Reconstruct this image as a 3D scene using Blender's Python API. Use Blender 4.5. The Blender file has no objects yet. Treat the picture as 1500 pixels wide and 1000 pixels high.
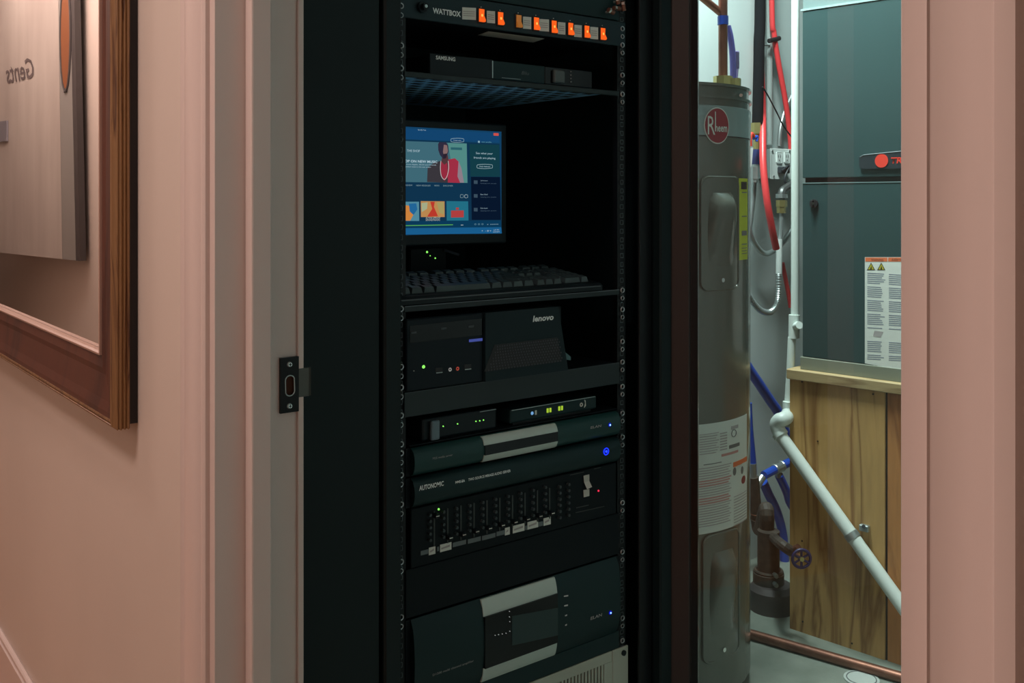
import bpy, bmesh, math, random
from mathutils import Vector, Matrix
random.seed(7)
SC = bpy.context.scene
COL = SC.collection
# ---------------------------------------------------------------- camera
F = 1437.0; HOR = 292.0                     # focal length and horizon in the 1500x1000 frame
CAM = Vector((0.0, -0.465, 1.12))
FW = Vector((-.7887, .6148, 0)).normalized(); RT = Vector((FW.y, -FW.x, 0)); UP = Vector((0, 0, 1))
cd = bpy.data.cameras.new('camera'); cam = bpy.data.objects.new('camera', cd); COL.objects.link(cam)
cd.sensor_width = 36; cd.lens = 36*F/1500; cd.shift_y = -(500-HOR)/1500; cd.clip_start = .02
cam.matrix_world = Matrix.Translation(CAM) @ Matrix((RT, UP, -FW)).transposed().to_4x4()
SC.camera = cam
# ---------------------------------------------------------------- world, lamps, exposure
w = bpy.data.worlds.new('world'); SC.world = w; w.use_nodes = True
w.node_tree.nodes['Background'].inputs[0].default_value = (.6, .6, .65, 1)
w.node_tree.nodes['Background'].inputs[1].default_value = .02
def area(name, loc, size, sizey, power, color, rot=(0, 0, 0)):
    l = bpy.data.lights.new(name, 'AREA'); l.shape = 'RECTANGLE'; l.size = size; l.size_y = sizey
    l.energy = power; l.color = color
    o = bpy.data.objects.new(name, l); COL.objects.link(o); o.location = loc; o.rotation_euler = rot
    return o
HALL = (1, .74, .655)
area('hall_light', (-1.12, -1.0, 2.36), .8, .35, 20, HALL)
area('hall_light', (-2.5, -.55, 2.36), .5, .22, 7, HALL)
area('hall_light', (-4.2, -.27, 2.36), 1.6, .40, 20, HALL)  # unseen extra source, added to brighten the wall the mirror shows
area('closet_lamp', (-1.50, 1.30, 2.38), .25, .5, 56, (.86, 1, .95))
vs = SC.view_settings; vs.view_transform = 'Standard'; vs.look = 'None'; vs.exposure = 0; vs.gamma = 1
vs.use_curve_mapping = False

# ---------------------------------------------------------------- where a sight line meets a plane
def ray(px, py):
    return FW + RT*((px-750)/F) + UP*((HOR-py)/F)
def at_t(px, py, t): return CAM + ray(px, py)*t
def on_x(px, py, X):
    r = ray(px, py); return CAM + r*((X-CAM.x)/r.x)
def on_y(px, py, Y):
    r = ray(px, py); return CAM + r*((Y-CAM.y)/r.y)
def on_z(px, py, Z):
    r = ray(px, py); return CAM + r*((Z-CAM.z)/r.z)

# ---------------------------------------------------------------- materials
def mat(name, col, rough=.5, metal=0, spec=.5, emit=None, es=1, noise=None, bump=0, coat=0, nscale=(1, 1, 1)):
    m = bpy.data.materials.new(name); m.use_nodes = True; nt = m.node_tree; b = nt.nodes['Principled BSDF']
    b.inputs['Base Color'].default_value = (*col, 1); b.inputs['Roughness'].default_value = rough
    b.inputs['Metallic'].default_value = metal; b.inputs['Specular IOR Level'].default_value = spec
    b.inputs['Coat Weight'].default_value = coat
    if emit: b.inputs['Emission Color'].default_value = (*emit, 1); b.inputs['Emission Strength'].default_value = es
    if noise or bump:
        tc = nt.nodes.new('ShaderNodeTexCoord'); mp = nt.nodes.new('ShaderNodeMapping'); mp.inputs['Scale'].default_value = nscale
        n = nt.nodes.new('ShaderNodeTexNoise'); n.inputs['Scale'].default_value = (noise[0] if noise else 60)
        n.inputs['Detail'].default_value = 6
        nt.links.new(tc.outputs['Object'], mp.inputs[0]); nt.links.new(mp.outputs[0], n.inputs[0])
        if noise:
            cr = nt.nodes.new('ShaderNodeValToRGB'); cr.color_ramp.elements[0].color = (*noise[1], 1); cr.color_ramp.elements[1].color = (*col, 1)
            cr.color_ramp.elements[0].position = .3; cr.color_ramp.elements[1].position = .7
            nt.links.new(n.outputs[0], cr.inputs[0]); nt.links.new(cr.outputs[0], b.inputs['Base Color'])
        if bump:
            bp = nt.nodes.new('ShaderNodeBump'); bp.inputs['Strength'].default_value = bump; bp.inputs['Distance'].default_value = .002
            n2 = nt.nodes.new('ShaderNodeTexNoise'); n2.inputs['Scale'].default_value = 180
            nt.links.new(tc.outputs['Object'], n2.inputs[0]); nt.links.new(n2.outputs[0], bp.inputs['Height']); nt.links.new(bp.outputs[0], b.inputs['Normal'])
    return m
def emi(name, col, s=1):
    m = bpy.data.materials.new(name); m.use_nodes = True; nt = m.node_tree; nt.nodes.clear()
    e = nt.nodes.new('ShaderNodeEmission'); e.inputs[0].default_value = (*col, 1); e.inputs[1].default_value = s
    o = nt.nodes.new('ShaderNodeOutputMaterial'); nt.links.new(e.outputs[0], o.inputs[0]); return m
def wood(name, a, b2, scale=(14, 14, 1.6), dist=6, rough=.65):
    m = mat(name, a, rough); nt = m.node_tree; b = nt.nodes['Principled BSDF']
    tc = nt.nodes.new('ShaderNodeTexCoord'); mp = nt.nodes.new('ShaderNodeMapping'); mp.inputs['Scale'].default_value = scale
    n = nt.nodes.new('ShaderNodeTexNoise'); n.inputs['Scale'].default_value = 1.1; n.inputs['Detail'].default_value = 5; n.inputs['Distortion'].default_value = .8
    wv = nt.nodes.new('ShaderNodeMath'); wv.operation = 'MULTIPLY'; wv.inputs[1].default_value = dist
    fr = nt.nodes.new('ShaderNodeMath'); fr.operation = 'PINGPONG'; fr.inputs[1].default_value = 1
    cr = nt.nodes.new('ShaderNodeValToRGB'); cr.color_ramp.elements[0].color = (*b2, 1); cr.color_ramp.elements[1].color = (*a, 1)
    cr.color_ramp.elements[0].position = .0; cr.color_ramp.elements[1].position = .45
    n3 = nt.nodes.new('ShaderNodeTexNoise'); n3.inputs['Scale'].default_value = 9
    mx = nt.nodes.new('ShaderNodeMixRGB'); mx.blend_type = 'MULTIPLY'; mx.inputs[0].default_value = .35
    L = nt.links.new
    L(tc.outputs['Object'], mp.inputs[0]); L(mp.outputs[0], n.inputs[0]); L(n.outputs[0], wv.inputs[0]); L(wv.outputs[0], fr.inputs[0])
    L(fr.outputs[0], cr.inputs[0]); L(mp.outputs[0], n3.inputs[0]); L(cr.outputs[0], mx.inputs[1]); L(n3.outputs[0], mx.inputs[2]); L(mx.outputs[0], b.inputs['Base Color'])
    return m
def glass(name, tint, rmul=1.0):
    m = bpy.data.materials.new(name); m.use_nodes = True; nt = m.node_tree; nt.nodes.clear(); L = nt.links.new
    t = nt.nodes.new('ShaderNodeBsdfTransparent'); t.inputs[0].default_value = (*tint, 1)
    g = nt.nodes.new('ShaderNodeBsdfGlossy'); g.inputs['Roughness'].default_value = .003
    lw = nt.nodes.new('ShaderNodeLayerWeight'); lw.inputs[0].default_value = .5       # Schlick: the same from both sides of the pane
    pw = nt.nodes.new('ShaderNodeMath'); pw.operation = 'POWER'; pw.inputs[1].default_value = 5; L(lw.outputs['Facing'], pw.inputs[0])
    f = nt.nodes.new('ShaderNodeMath'); f.operation = 'MULTIPLY_ADD'; f.inputs[1].default_value = .96*rmul; f.inputs[2].default_value = .04*rmul; L(pw.outputs[0], f.inputs[0])
    x = nt.nodes.new('ShaderNodeMixShader'); o = nt.nodes.new('ShaderNodeOutputMaterial')
    L(f.outputs[0], x.inputs[0]); L(t.outputs[0], x.inputs[1]); L(g.outputs[0], x.inputs[2]); L(x.outputs[0], o.inputs[0]); return m

M_wall = mat('hall_paint', (.66, .59, .53), .55, noise=(2.5, (.62, .555, .50)), bump=.05)
M_trim = mat('trim_paint', (.68, .59, .56), .35, bump=.02)
M_closetwall = mat('closet_paint', (.47, .53, .53), .6, noise=(4, (.42, .49, .485)), bump=.05)
M_conc = mat('concrete', (.27, .30, .26), .5, noise=(9, (.17, .20, .17)), bump=.2)
M_hallfloor = wood('hall_floor_wood', (.42, .22, .11), (.28, .13, .06), (2, 12, 12))
M_black = mat('black_powder_coat', (.006, .014, .016), .45, spec=.22)
M_blk2 = mat('black_metal', (.008, .010, .012), .35, spec=.25)
M_door = mat('dark_bronze_metal', (.034, .022, .021), .42, spec=.45)
M_unit = mat('equipment_face', (.010, .030, .033), .42, spec=.22)
M_unit2 = mat('equipment_black', (.005, .009, .012), .5, spec=.15)
M_plastic = mat('black_plastic', (.006, .012, .016), .4, spec=.25)
M_disp = mat('display_glass', (.003, .004, .006), .15, spec=.35)
M_silver = mat('brushed_silver', (.50, .60, .56), .5, metal=.1)
M_chrome = mat('chrome', (.75, .75, .75), .18, metal=1)
M_steel = mat('galvanised_steel', (.45, .50, .50), .35, metal=.8)
M_white = mat('white_plastic', (.72, .78, .76), .4)
M_paper = mat('paper_label', (.70, .73, .68), .7)
M_papernew = mat('paper_sticker', (.55, .55, .50), .7)
M_ink = mat('grey_print', (.16, .17, .17), .8)
M_inkl = mat('light_grey_print', (.40, .37, .37), .8)
M_text = mat('white_print', (.85, .9, .9), .5)
M_orange = emi('lit_orange_switch', (1, .13, .015), .95); M_hot = emi('switch_neon', (1, .45, .08), 1.3)
M_amber = mat('amber_switch', (.5, .17, .03), .3, emit=(.6, .2, .03), es=.3)
M_blue = emi('blue_led', (.012, .035, 1), 3.2); M_green = emi('green_led', (.25, .9, .12), 1.3); M_red = emi('red_led', (1, .03, .08), 1.2)
M_bluehalo = emi('blue_halo', (.004, .012, 1), .5); M_bluecore = emi('blue_core', (.25, .5, 1), 2.2)
M_yel = emi('yellow_green_led', (.5, .75, .05), .7)
M_pex_r = mat('red_pex', (.62, .045, .05), .35); M_pex_b = mat('blue_pex', (.01, .07, .45), .35)
M_foam = mat('black_foam', (.006, .008, .010), .95, spec=.1, bump=.5); M_copper = mat('copper', (.27, .12, .08), .42, metal=.7, noise=(20, (.17, .07, .05)))
M_brass = mat('brass', (.45, .38, .16), .35, metal=.85); M_bronze = mat('old_bronze_pipe', (.085, .07, .055), .6, metal=.1, noise=(40, (.04, .035, .03)))
M_pvc = mat('white_pvc', (.68, .76, .72), .35); M_heat = mat('heater_enamel', (.105, .118, .10), .17, spec=.7)
M_heatlt = mat('heater_band', (.26, .34, .34), .25, spec=.7); M_heatdk = mat('heater_seam', (.03, .05, .05), .4)
M_furn = mat('furnace_enamel', (.030, .066, .068), .42, spec=.3, noise=(3, (.026, .058, .060)))
M_galv = mat('plenum_metal', (.22, .30, .30), .4, metal=.4)
M_ply = wood('plywood', (.66, .39, .14), (.33, .155, .045), (8, 8, 1.1), 9); M_ply2 = wood('plywood_reddish', (.62, .27, .09), (.36, .13, .04))
M_board = wood('board_edge', (.52, .38, .19), (.30, .19, .08), (2, 14, 40)); M_dirt = mat('dark_joint', (.03, .02, .015), .9)
M_frame = wood('frame_brown', (.11, .030, .015), (.055, .014, .008), (9, 9, 2), 5, .45); M_gold = wood('frame_gilt', (.30, .165, .07), (.10, .04, .02), (60, 60, 3), 7, .35)
M_glass = glass('clear_glass', (.97, .99, .99)); 
M_mirror = mat('mirror', (.94, .94, .94), .0, metal=1)
M_streak = mat('streaked_panel', (.50, .47, .43), .5, noise=(1.6, (.40, .36, .33)), nscale=(5, 5, .9))
M_dark = mat('dark_grey', (.06, .055, .055), .5); M_rust = mat('orange_brown', (.24, .085, .03), .5)
M_rheem = mat('logo_red', (.30, .012, .03), .4); M_yellow = mat('yellow_label', (.55, .60, .03), .6); M_orlab = mat('orange_label', (.75, .17, .06), .6)
M_badge = mat('badge_dark', (.02, .028, .035), .4); M_wheel = mat('valve_blue', (.02, .02, .10), .5); M_pink = mat('pink_print', (.55, .28, .26), .7)
M_cable = mat('black_cable', (.01, .01, .012), .5); M_redv = mat('red_handle', (.6, .05, .03), .4)
M_keycap = mat('keycap', (.045, .068, .072), .4, spec=.5); M_mark = mat('scuff', (.12, .09, .08), .8)

# ---------------------------------------------------------------- mesh helpers (all take world coordinates)
WM = {}
def finish(o, label=None, cat=None, group=None, kind=None):
    if label: o['label'] = label
    if cat: o['category'] = cat
    if group: o['group'] = group
    if kind: o['kind'] = kind
    return o
def thing(name, loc, label, cat, group=None, rz=0):
    o = bpy.data.objects.new(name, None); COL.objects.link(o); o.location = loc; o.rotation_euler = (0, 0, rz)
    o.empty_display_size = .05
    WM[o.name] = Matrix.Translation(Vector(loc)) @ Matrix.Rotation(rz, 4, 'Z')
    return finish(o, label, cat, group)
def link(name, bm, m, parent=None, smooth=False, **kw):
    me = bpy.data.meshes.new(name)
    if parent is not None: bm.transform(WM[parent.name].inverted())
    else:                                                   # origin at the thing's base
        vs_ = [v.co for v in bm.verts]
        c = Vector(((min(v.x for v in vs_)+max(v.x for v in vs_))/2, (min(v.y for v in vs_)+max(v.y for v in vs_))/2, min(v.z for v in vs_)))
        bm.transform(Matrix.Translation(-c))
    bmesh.ops.recalc_face_normals(bm, faces=bm.faces)
    bm.to_mesh(me); bm.free(); me.materials.append(m)
    if smooth:
        for p in me.polygons: p.use_smooth = True
        me.set_sharp_from_angle(angle=math.radians(42))
    o = bpy.data.objects.new(name, me); COL.objects.link(o)
    if parent is not None: o.parent = parent; WM[o.name] = WM[parent.name].copy()
    else: o.location = c; WM[o.name] = Matrix.Translation(c)
    return finish(o, **kw)
def join(*bms):
    out = bmesh.new()
    for b in bms:
        me = bpy.data.meshes.new('tmp'); b.to_mesh(me); b.free(); out.from_mesh(me); bpy.data.meshes.remove(me)
    return out
def bx(x0, x1, y0, y1, z0, z1, bev=0, seg=1):
    bm = bmesh.new(); bmesh.ops.create_cube(bm, size=1)
    bm.transform(Matrix.Translation(((x0+x1)/2, (y0+y1)/2, (z0+z1)/2)) @ Matrix.Diagonal((abs(x1-x0), abs(y1-y0), abs(z1-z0), 1)))
    if bev: bmesh.ops.bevel(bm, geom=bm.edges[:], offset=bev, segments=seg, affect='EDGES', profile=.5)
    return bm
def prism(pts, axis, depth):
    """closed outline pts (3-D, coplanar) pushed along vector axis*depth"""
    bm = bmesh.new(); n = len(pts); d = Vector(axis)*depth
    a = [bm.verts.new(Vector(p)) for p in pts]; b = [bm.verts.new(Vector(p)+d) for p in pts]
    bm.faces.new(a); bm.faces.new(b[::-1])
    for i in range(n): bm.faces.new((a[i], b[i], b[(i+1) % n], a[(i+1) % n]))
    return bm
def quad(ps):
    bm = bmesh.new(); bm.faces.new([bm.verts.new(Vector(p)) for p in ps]); return bm
def smoothpath(pts, n=6):
    P = [Vector(p) for p in pts]
    if len(P) < 3: return P
    out = []
    for i in range(len(P)-1):
        p0 = P[max(i-1, 0)]; p1 = P[i]; p2 = P[i+1]; p3 = P[min(i+2, len(P)-1)]
        for k in range(n):
            t = k/n
            out.append(.5*((2*p1)+(p2-p0)*t+(2*p0-5*p1+4*p2-p3)*t*t+(3*p1-p0-3*p2+p3)*t*t*t))
    out.append(P[-1]); return out
def tube(pts, r, seg=10, sm=True, ribs=0):
    P = smoothpath(pts, 8 if not ribs else ribs) if sm else [Vector(p) for p in pts]
    bm = bmesh.new(); rings = []; t = (P[1]-P[0]).normalized()
    nrm = t.orthogonal().normalized()
    for i, p in enumerate(P):
        t = (P[min(i+1, len(P)-1)]-P[max(i-1, 0)]).normalized()
        nrm = (nrm-t*nrm.dot(t)).normalized(); b = t.cross(nrm)
        rr = (r[i] if isinstance(r, (list, tuple)) else r)*(1 if not ribs else (1 if i % 2 else .84))
        rings.append([bm.verts.new(p+(nrm*math.cos(2*math.pi*k/seg)+b*math.sin(2*math.pi*k/seg))*rr) for k in range(seg)])
    for a, b in zip(rings, rings[1:]):
        for k in range(seg): bm.faces.new((a[k], a[(k+1) % seg], b[(k+1) % seg], b[k]))
    bm.faces.new(rings[0][::-1]); bm.faces.new(rings[-1]); return bm
def cyl(a, b, r, seg=16, r2=None):
    a = Vector(a); b = Vector(b); return tube([a, b], [r, r if r2 is None else r2], seg, False)
def ring(c, n, R, r, seg=20, ss=6):
    c = Vector(c); n = Vector(n).normalized(); u = n.orthogonal().normalized(); v = n.cross(u)
    bm = bmesh.new(); rg = []
    for i in range(seg):
        a = 2*math.pi*i/seg; d = u*math.cos(a)+v*math.sin(a)
        rg.append([bm.verts.new(c+d*(R+r*math.cos(2*math.pi*k/ss))+n*r*math.sin(2*math.pi*k/ss)) for k in range(ss)])
    for i in range(seg):
        A = rg[i]; B = rg[(i+1) % seg]
        for k in range(ss): bm.faces.new((A[k], A[(k+1) % ss], B[(k+1) % ss], B[k]))
    return bm
FX = Matrix(((0, 0, 1), (1, 0, 0), (0, 1, 0)))          # writing on a face that looks along +x
FY = Matrix(((1, 0, 0), (0, 0, -1), (0, 1, 0)))         # on a face that looks along -y
def text_bm(s, p, w_, h, rot, shear=0, bold=0, depth=.0002):
    c = bpy.data.curves.new('t', 'FONT'); c.body = s; c.shear = shear; c.offset = bold; c.extrude = 0; c.resolution_u = 2
    o = bpy.data.objects.new('t', c); COL.objects.link(o)
    me = bpy.data.meshes.new_from_object(o.evaluated_get(bpy.context.evaluated_depsgraph_get()))
    bm = bmesh.new(); bm.from_mesh(me); bpy.data.objects.remove(o); bpy.data.curves.remove(c); bpy.data.meshes.remove(me)
    xs = [v.co.x for v in bm.verts]; ys = [v.co.y for v in bm.verts]
    x0, x1, y0, y1 = min(xs), max(xs), min(ys), max(ys)
    bm.transform(Matrix.Translation((-x0, -y0, 0)))
    bm.transform(Matrix.Diagonal((w_/(x1-x0), h/(y1-y0), 1, 1)))
    bm.transform(Matrix.Translation(Vector(p)) @ rot.to_4x4())
    return bm
def text(name, s, p, w_, h, rot, m, parent, **k):
    return link(name, text_bm(s, p, w_, h, rot, **k), m, parent)

# ================================================================= SETTING
XJ = -1.2076; XR = -.273; WT = .119           # left jamb face, right jamb face, wall thickness
def struct(name, bm, m, parent=None, **kw): return link(name, bm, m, parent, kind='structure', **kw)
struct('floor', join(bx(-1.98, .36, 0, 2.85, -.1, 0)), M_conc)
struct('floor_hall', bx(-9.5, 1.6, -1.75, 0, -.1, 0), M_hallfloor)
struct('ceiling', bx(-9.5, 1.6, -1.75, 2.85, 2.44, 2.54), mat('ceiling_paint', (.62, .62, .60), .7))
wl = struct('wall_left', bx(-9.5, XJ-.02, 0, WT, 0, 2.44), M_wall)
struct('wall_right', bx(XR+.02, 1.6, 0, WT, 0, 2.44), M_wall)
struct('wall_top', bx(XJ-.02, XR+.02, 0, WT, 2.07, 2.44), M_wall)
struct('wall_side', bx(-2.05, -1.95, WT, 2.85, 0, 2.44), M_closetwall)
struct('wall_back', bx(-1.95, .36, 2.75, 2.85, 0, 2.44), M_closetwall)
struct('wall_closet_right', bx(.26, .36, WT, 2.75, 0, 2.44), M_closetwall)
struct('wall_opposite', bx(-3.5, 1.6, -1.75, -1.65, 0, 2.44), M_wall)
struct('wall_opposite_far', bx(-9.5, -3.5, -1.75, -.675, 0, 2.44), M_wall)
struct('wall_end_left', bx(-9.6, -9.5, -1.75, .12, 0, 2.44), M_wall)
struct('wall_end_right', bx(1.5, 1.6, -1.65, 0, 0, 2.44), M_wall)
link('scuff', prism([on_y(276, 484, -.0004), on_y(279, 483, -.0004), on_y(286, 485, -.0004), on_y(279, 486, -.0004)], (0, -1, 0), .0006), M_mark, wl)
struct('baseboard_left', join(bx(-9.4, XJ-.108, -.014, 0, 0, .115), bx(-9.4, XJ-.108, -.011, 0, .115, .128, .003), bx(-9.4, XJ-.108, -.022, -.014, 0, .018, .004)), M_trim)
def casing(name, prof, z0=0, z1=2.11, parent=None):
    pts = [(x, y, z0) for x, y in prof]
    return struct(name, prism(pts, (0, 0, 1), z1-z0), M_trim, parent, smooth=True)
xa = XJ-.016                                                     # left casing, inner edge
casing('trim_1', [(xa, 0), (xa, -.0055), (xa-.003, -.008), (xa-.007, -.0085), (xa-.011, -.0075), (xa-.0135, -.0095), (xa-.03, -.0125), (xa-.046, -.0115), (xa-.058, -.010), (xa-.068, -.0085), (xa-.072, -.0045), (xa-.078, -.0045), (xa-.084, -.008), (xa-.089, -.006), (xa-.089, 0)])
xb = -.2655                                                           # right casing, near the lens
casing('trim_2', [(xb, 0), (xb, -.013), (xb+.0015, -.015), (xb+.0140, -.0152), (xb+.0150, -.0158), (xb+.0158, -.0146), (xb+.022, -.0140), (xb+.030, -.0146), (xb+.037, -.0162), (xb+.044, -.0188), (xb+.0490, -.0200), (xb+.0500, -.0222), (xb+.0515, -.0240), (xb+.055, -.0245), (xb+.061, -.0245), (xb+.0620, -.0215), (xb+.065, -.019), (xb+.075, -.022), (xb+.085, -.022), (xb+.089, 0)])
struct('trim_3', bx(XJ-.09, XR+.09, -.016, 0, 2.06, 2.15, .004), M_trim)
struct('trim_4', bx(XJ-.02, XJ, -.0, WT, 0, 2.07, .0008), M_trim)           # left jamb
struct('trim_5', bx(XR+.001, XR+.02, 0, WT, 0, 2.07), M_trim)                  # right jamb
struct('trim_6', bx(XJ, XR, 0, WT, 2.05, 2.07), M_trim)
struct('trim_7', bx(XJ, XJ+.0215, .040, .068, 0, 2.05, .0025, 2), M_trim)    # door stop
struct('trim_8', bx(XJ-.0, XJ+.004, .1125, WT+.002, 0, 2.05, .001), M_trim)
# strike plate
sp = thing('strike_plate', (XJ, .1, .875), 'dark metal door strike plate screwed to the left jamb', 'strike plate')
zc = .875; y0 = .0875; y1 = .1135
def face_with_hole(X, ya, yb, za, zb, hy, hz, hw, hh, th):
    bm = bmesh.new(); N = 24
    inn = []; out = []
    for i in range(N):
        a = 2*math.pi*i/N; c, s = math.cos(a), math.sin(a)
        inn.append((hy+hw*c, hz+(hh-hw)*(1 if s > 0.01 else -1 if s < -.01 else 0)+hw*s))
        k = 1/max(abs(c), abs(s)); out.append(((ya+yb)/2+(yb-ya)/2*c*k, (za+zb)/2+(zb-za)/2*s*k))
    def V(q, x): return bm.verts.new((x, q[0], q[1]))
    A = [V(q, X) for q in inn]; B = [V(q, X) for q in out]; A2 = [V(q, X-th) for q in inn]; B2 = [V(q, X-th) for q in out]
    for i in range(N):
        j = (i+1) % N
        bm.faces.new((A[i], A[j], B[j], B[i])); bm.faces.new((A[i], A2[i], A2[j], A[j])); bm.faces.new((B[i], B[j], B2[j], B2[i])); bm.faces.new((A2[i], B2[i], B2[j], A2[j]))
    return bm
link('plate', join(face_with_hole(XJ+.0045, y0, y1, zc-.0365, zc+.0365, .1005, zc-.001, .0066, .0135, .0045)), M_blk2, sp)
link('lip', prism([(XJ+.0045, y1, zc-.018), (XJ+.0045, .128, zc-.018), (XJ+.0015, .1325, zc-.018), (XJ, .132, zc-.018), (XJ+.003, .127, zc-.018), (XJ+.003, y1, zc-.018)], (0, 0, 1), .038), mat('worn_metal', (.10, .10, .09), .35, metal=.6), sp)
link('latch_hole', bx(XJ+.0004, XJ+.0010, .0925, .1085, zc-.0155, zc+.0135), mat('raw_wood_hole', (.06, .02, .008), .9), sp)
link('hole_rim', tube([(XJ+.0048, .1005+.0066*math.cos(a), zc-.001+(.0069 if math.sin(a) > 0 else -.0069)+.0066*math.sin(a)) for a in [i*math.pi*2/16 for i in range(17)]], .0009, 6, False), M_steel, sp)
for dz in (.027, -.028):
    s_ = link('screw', join(cyl((XJ+.0045, .1005, zc+dz), (XJ+.0062, .1005, zc+dz), .0040, 14, .0028)), M_chrome, sp)
    link('screw_slot', join(bx(XJ+.006, XJ+.0064, .0982, .1028, zc+dz-.0005, zc+dz+.0005), bx(XJ+.006, XJ+.0064, .1, .101, zc+dz-.0023, zc+dz+.0023)), M_blk2, s_)

# ================================================================= MIRROR ON THE HALL WALL
mx1 = -1.512; fw = .098; zb = .779; mx0 = -3.05; mzt = 2.0; yf = -.060; yb_ = -.027
mir = thing('framed_mirror', ((mx0+mx1)/2, -.027, zb), 'large mirror in a brown and gilt fluted frame on the pink wall', 'mirror')
YO = .0235                                                        # the frame sits flat on the wall
link('mirror_glass', bx(mx0+fw-.004, mx1-fw+.004, -.0165, -.0150, zb+fw-.004, mzt-fw+.004), M_mirror, mir)
link('shadow_backing', bx(mx0+.004, mx1-.003, -.0145, -.0006, zb+.004, mzt-.004), M_cable, mir)  # black block stands in for the shadow gap behind the frame
# frame section: (distance in from outer edge, y)
secF = [(.010, -.0560), (.012, yf), (.020, -.0600), (.034, -.0560), (.052, -.0535), (.070, -.0515), (.080, -.0535), (fw, -.050), (fw, -.0405), (.010, -.0405)]
secG = [(-.001, -.0365), (-.003, -.039), (-.0005, -.0415), (-.003, -.044), (-.0005, -.0465), (-.003, -.0495), (-.001, -.0525), (-.0025, -.0545), (.001, -.0585), (.003, -.0615), (.0055, -.0622), (.007, -.0595), (.009, -.062), (.012, -.0615), (.012, -.0365)]
def frame_ring(name, sec, m, x0, x1, z0, z1):
    for side in range(4):
        bm = bmesh.new()
        def P(d, y, c):
            y += YO
            if c == 0: return (x0+d, y, z0+d)
            if c == 1: return (x1-d, y, z0+d)
            if c == 2: return (x1-d, y, z1-d)
            return (x0+d, y, z1-d)
        a = [bm.verts.new(P(d, y, side)) for d, y in sec]; b = [bm.verts.new(P(d, y, (side+1) % 4)) for d, y in sec]
        n = len(sec)
        for i in range(n): bm.faces.new((a[i], a[(i+1) % n], b[(i+1) % n], b[i]))
        bm.faces.new(a); bm.faces.new(b[::-1])
        link(name, bm, m, mir)
frame_ring('frame_rail', secF, M_frame, mx0, mx1, zb, mzt)
frame_ring('gilt_edge', secG, M_gold, mx0, mx1, zb, mzt)
frame_ring('inner_bead', [(fw-.001, -.0535), (fw+.002, -.0540), (fw+.004, -.050), (fw+.004, -.0405), (fw-.001, -.0405)], mat('bead', (.45, .30, .24), .35), mx0, mx1, zb, mzt)
# what the mirror shows: lettered panel hung on the opposite wall of the hall
def refl(px, py, t):                                              # point seen by reflection in the glass
    r = ray(px, py); return Vector((r.x*t, 2*(-.0165)-CAM.y-r.y*t, CAM.z+r.z*t))
A = refl(114, 391, 4.0); B = refl(-35, 378, 4.85); dAB = Vector((B.x-A.x, B.y-A.y, 0)); Lp = dAB.length; e1 = dAB.normalized(); nrm = Vector((e1.y, -e1.x, 0))
if nrm.y < 0: nrm = -nrm
zp0 = .87
hp = thing('lettered_panel', (A.x, A.y, zp0), 'pale streaked panel lettered Gents seen reflected in the hall mirror', 'sign')
def pp(s, z, d=0): return Vector((A.x, A.y, 0))+e1*s+nrm*d+UP*z
link('board', prism([pp(0.16, zp0), pp(Lp, zp0), pp(Lp, 2.2), pp(.21, 2.2)], -nrm, .02), M_streak, hp)
link('dark_border', prism([pp(0.02, zp0), pp(.157, zp0), pp(.207, 2.2), pp(.09, 2.2)], -nrm, .02), mat('border_grey', (.26, .26, .245), .5), hp)
link('edge_strip', prism([pp(-.02, zp0), pp(.018, zp0), pp(.088, 2.2), pp(.05, 2.2)], -nrm, .026), M_dark, hp)
link('orange_patch', prism([pp(.12+.045*math.cos(a), 1.80+.22*math.sin(a), .0004) for a in [i*math.pi/9 for i in range(18)]], nrm, .003), M_rust, hp)
link('patch_outline', tube([pp(.12+.052*math.cos(a), 1.80+.235*math.sin(a), .001) for a in [i*math.pi/9 for i in range(19)]], .006, 6, False), M_dark, hp)
rp = Matrix((e1, UP, nrm)).transposed()
link('lettering', text_bm('Gents', pp(.47, 1.655, .002), .34, .095, rp, shear=.35, bold=.012), mat('letter_grey', (.12, .10, .10), .6), hp)
sx = (pp(.5, 0)).x; link('standoff', bx(sx-.04, sx, -.675, pp(.5, 0, -.02).y+.004, 1.4, 1.5), M_dark, hp)
kp = thing('wall_keypad', pp(.86, 1.40, .003), 'small grey keypad with blue readout at the left edge of the mirror view', 'keypad')
link('plate', prism([pp(.78, 1.39, .001), pp(1.10, 1.39, .001), pp(1.10, 1.485, .001), pp(.78, 1.485, .001)], nrm, .008), mat('keypad_grey', (.22, .22, .25), .4), kp)
link('readout', text_bm('72', pp(.9, 1.43, .0095), .1, .03, rp), emi('readout_blue', (.3, .5, 1), 1), kp)

# ================================================================= RACK CABINET
XP = -1.283                                         # front of the 19 inch rails
YL, YR = .262, .874                                 # outer width of the cabinet
rack = thing('rack_cabinet', (-1.55, .57, 0), 'tall black equipment rack cabinet with its glass door swung open', 'rack')
ZT = 2.05
link('side_panel', bx(-1.88, -1.262, YL, YL+.012, .03, ZT), M_black, rack)
link('side_panel', bx(-1.88, -1.262, YR-.012, YR, .03, ZT), M_black, rack)
link('back_panel', bx(-1.89, -1.88, YL, YR, .03, ZT), M_black, rack)
link('top_panel', bx(-1.88, -1.24, YL, YR, ZT, ZT+.02), M_black, rack)
link('plinth', bx(-1.88, -1.26, YL, YR, 0, .03), M_black, rack)
link('front_post', join(bx(-1.262, -1.232, YL, YL+.029, .03, ZT, .003), ), M_black, rack)
link('front_post', join(bx(-1.262, -1.240, YR-.030, YR, .03, ZT, .003)), M_black, rack)
link('door_flange', bx(-1.268, -1.262, YL+.029, YL+.0405, .03, ZT, .0015), M_blk2, rack)
link('door_flange', bx(-1.268, -1.262, YR-.062, YR-.030, .03, ZT, .0015), M_blk2, rack)
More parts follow.
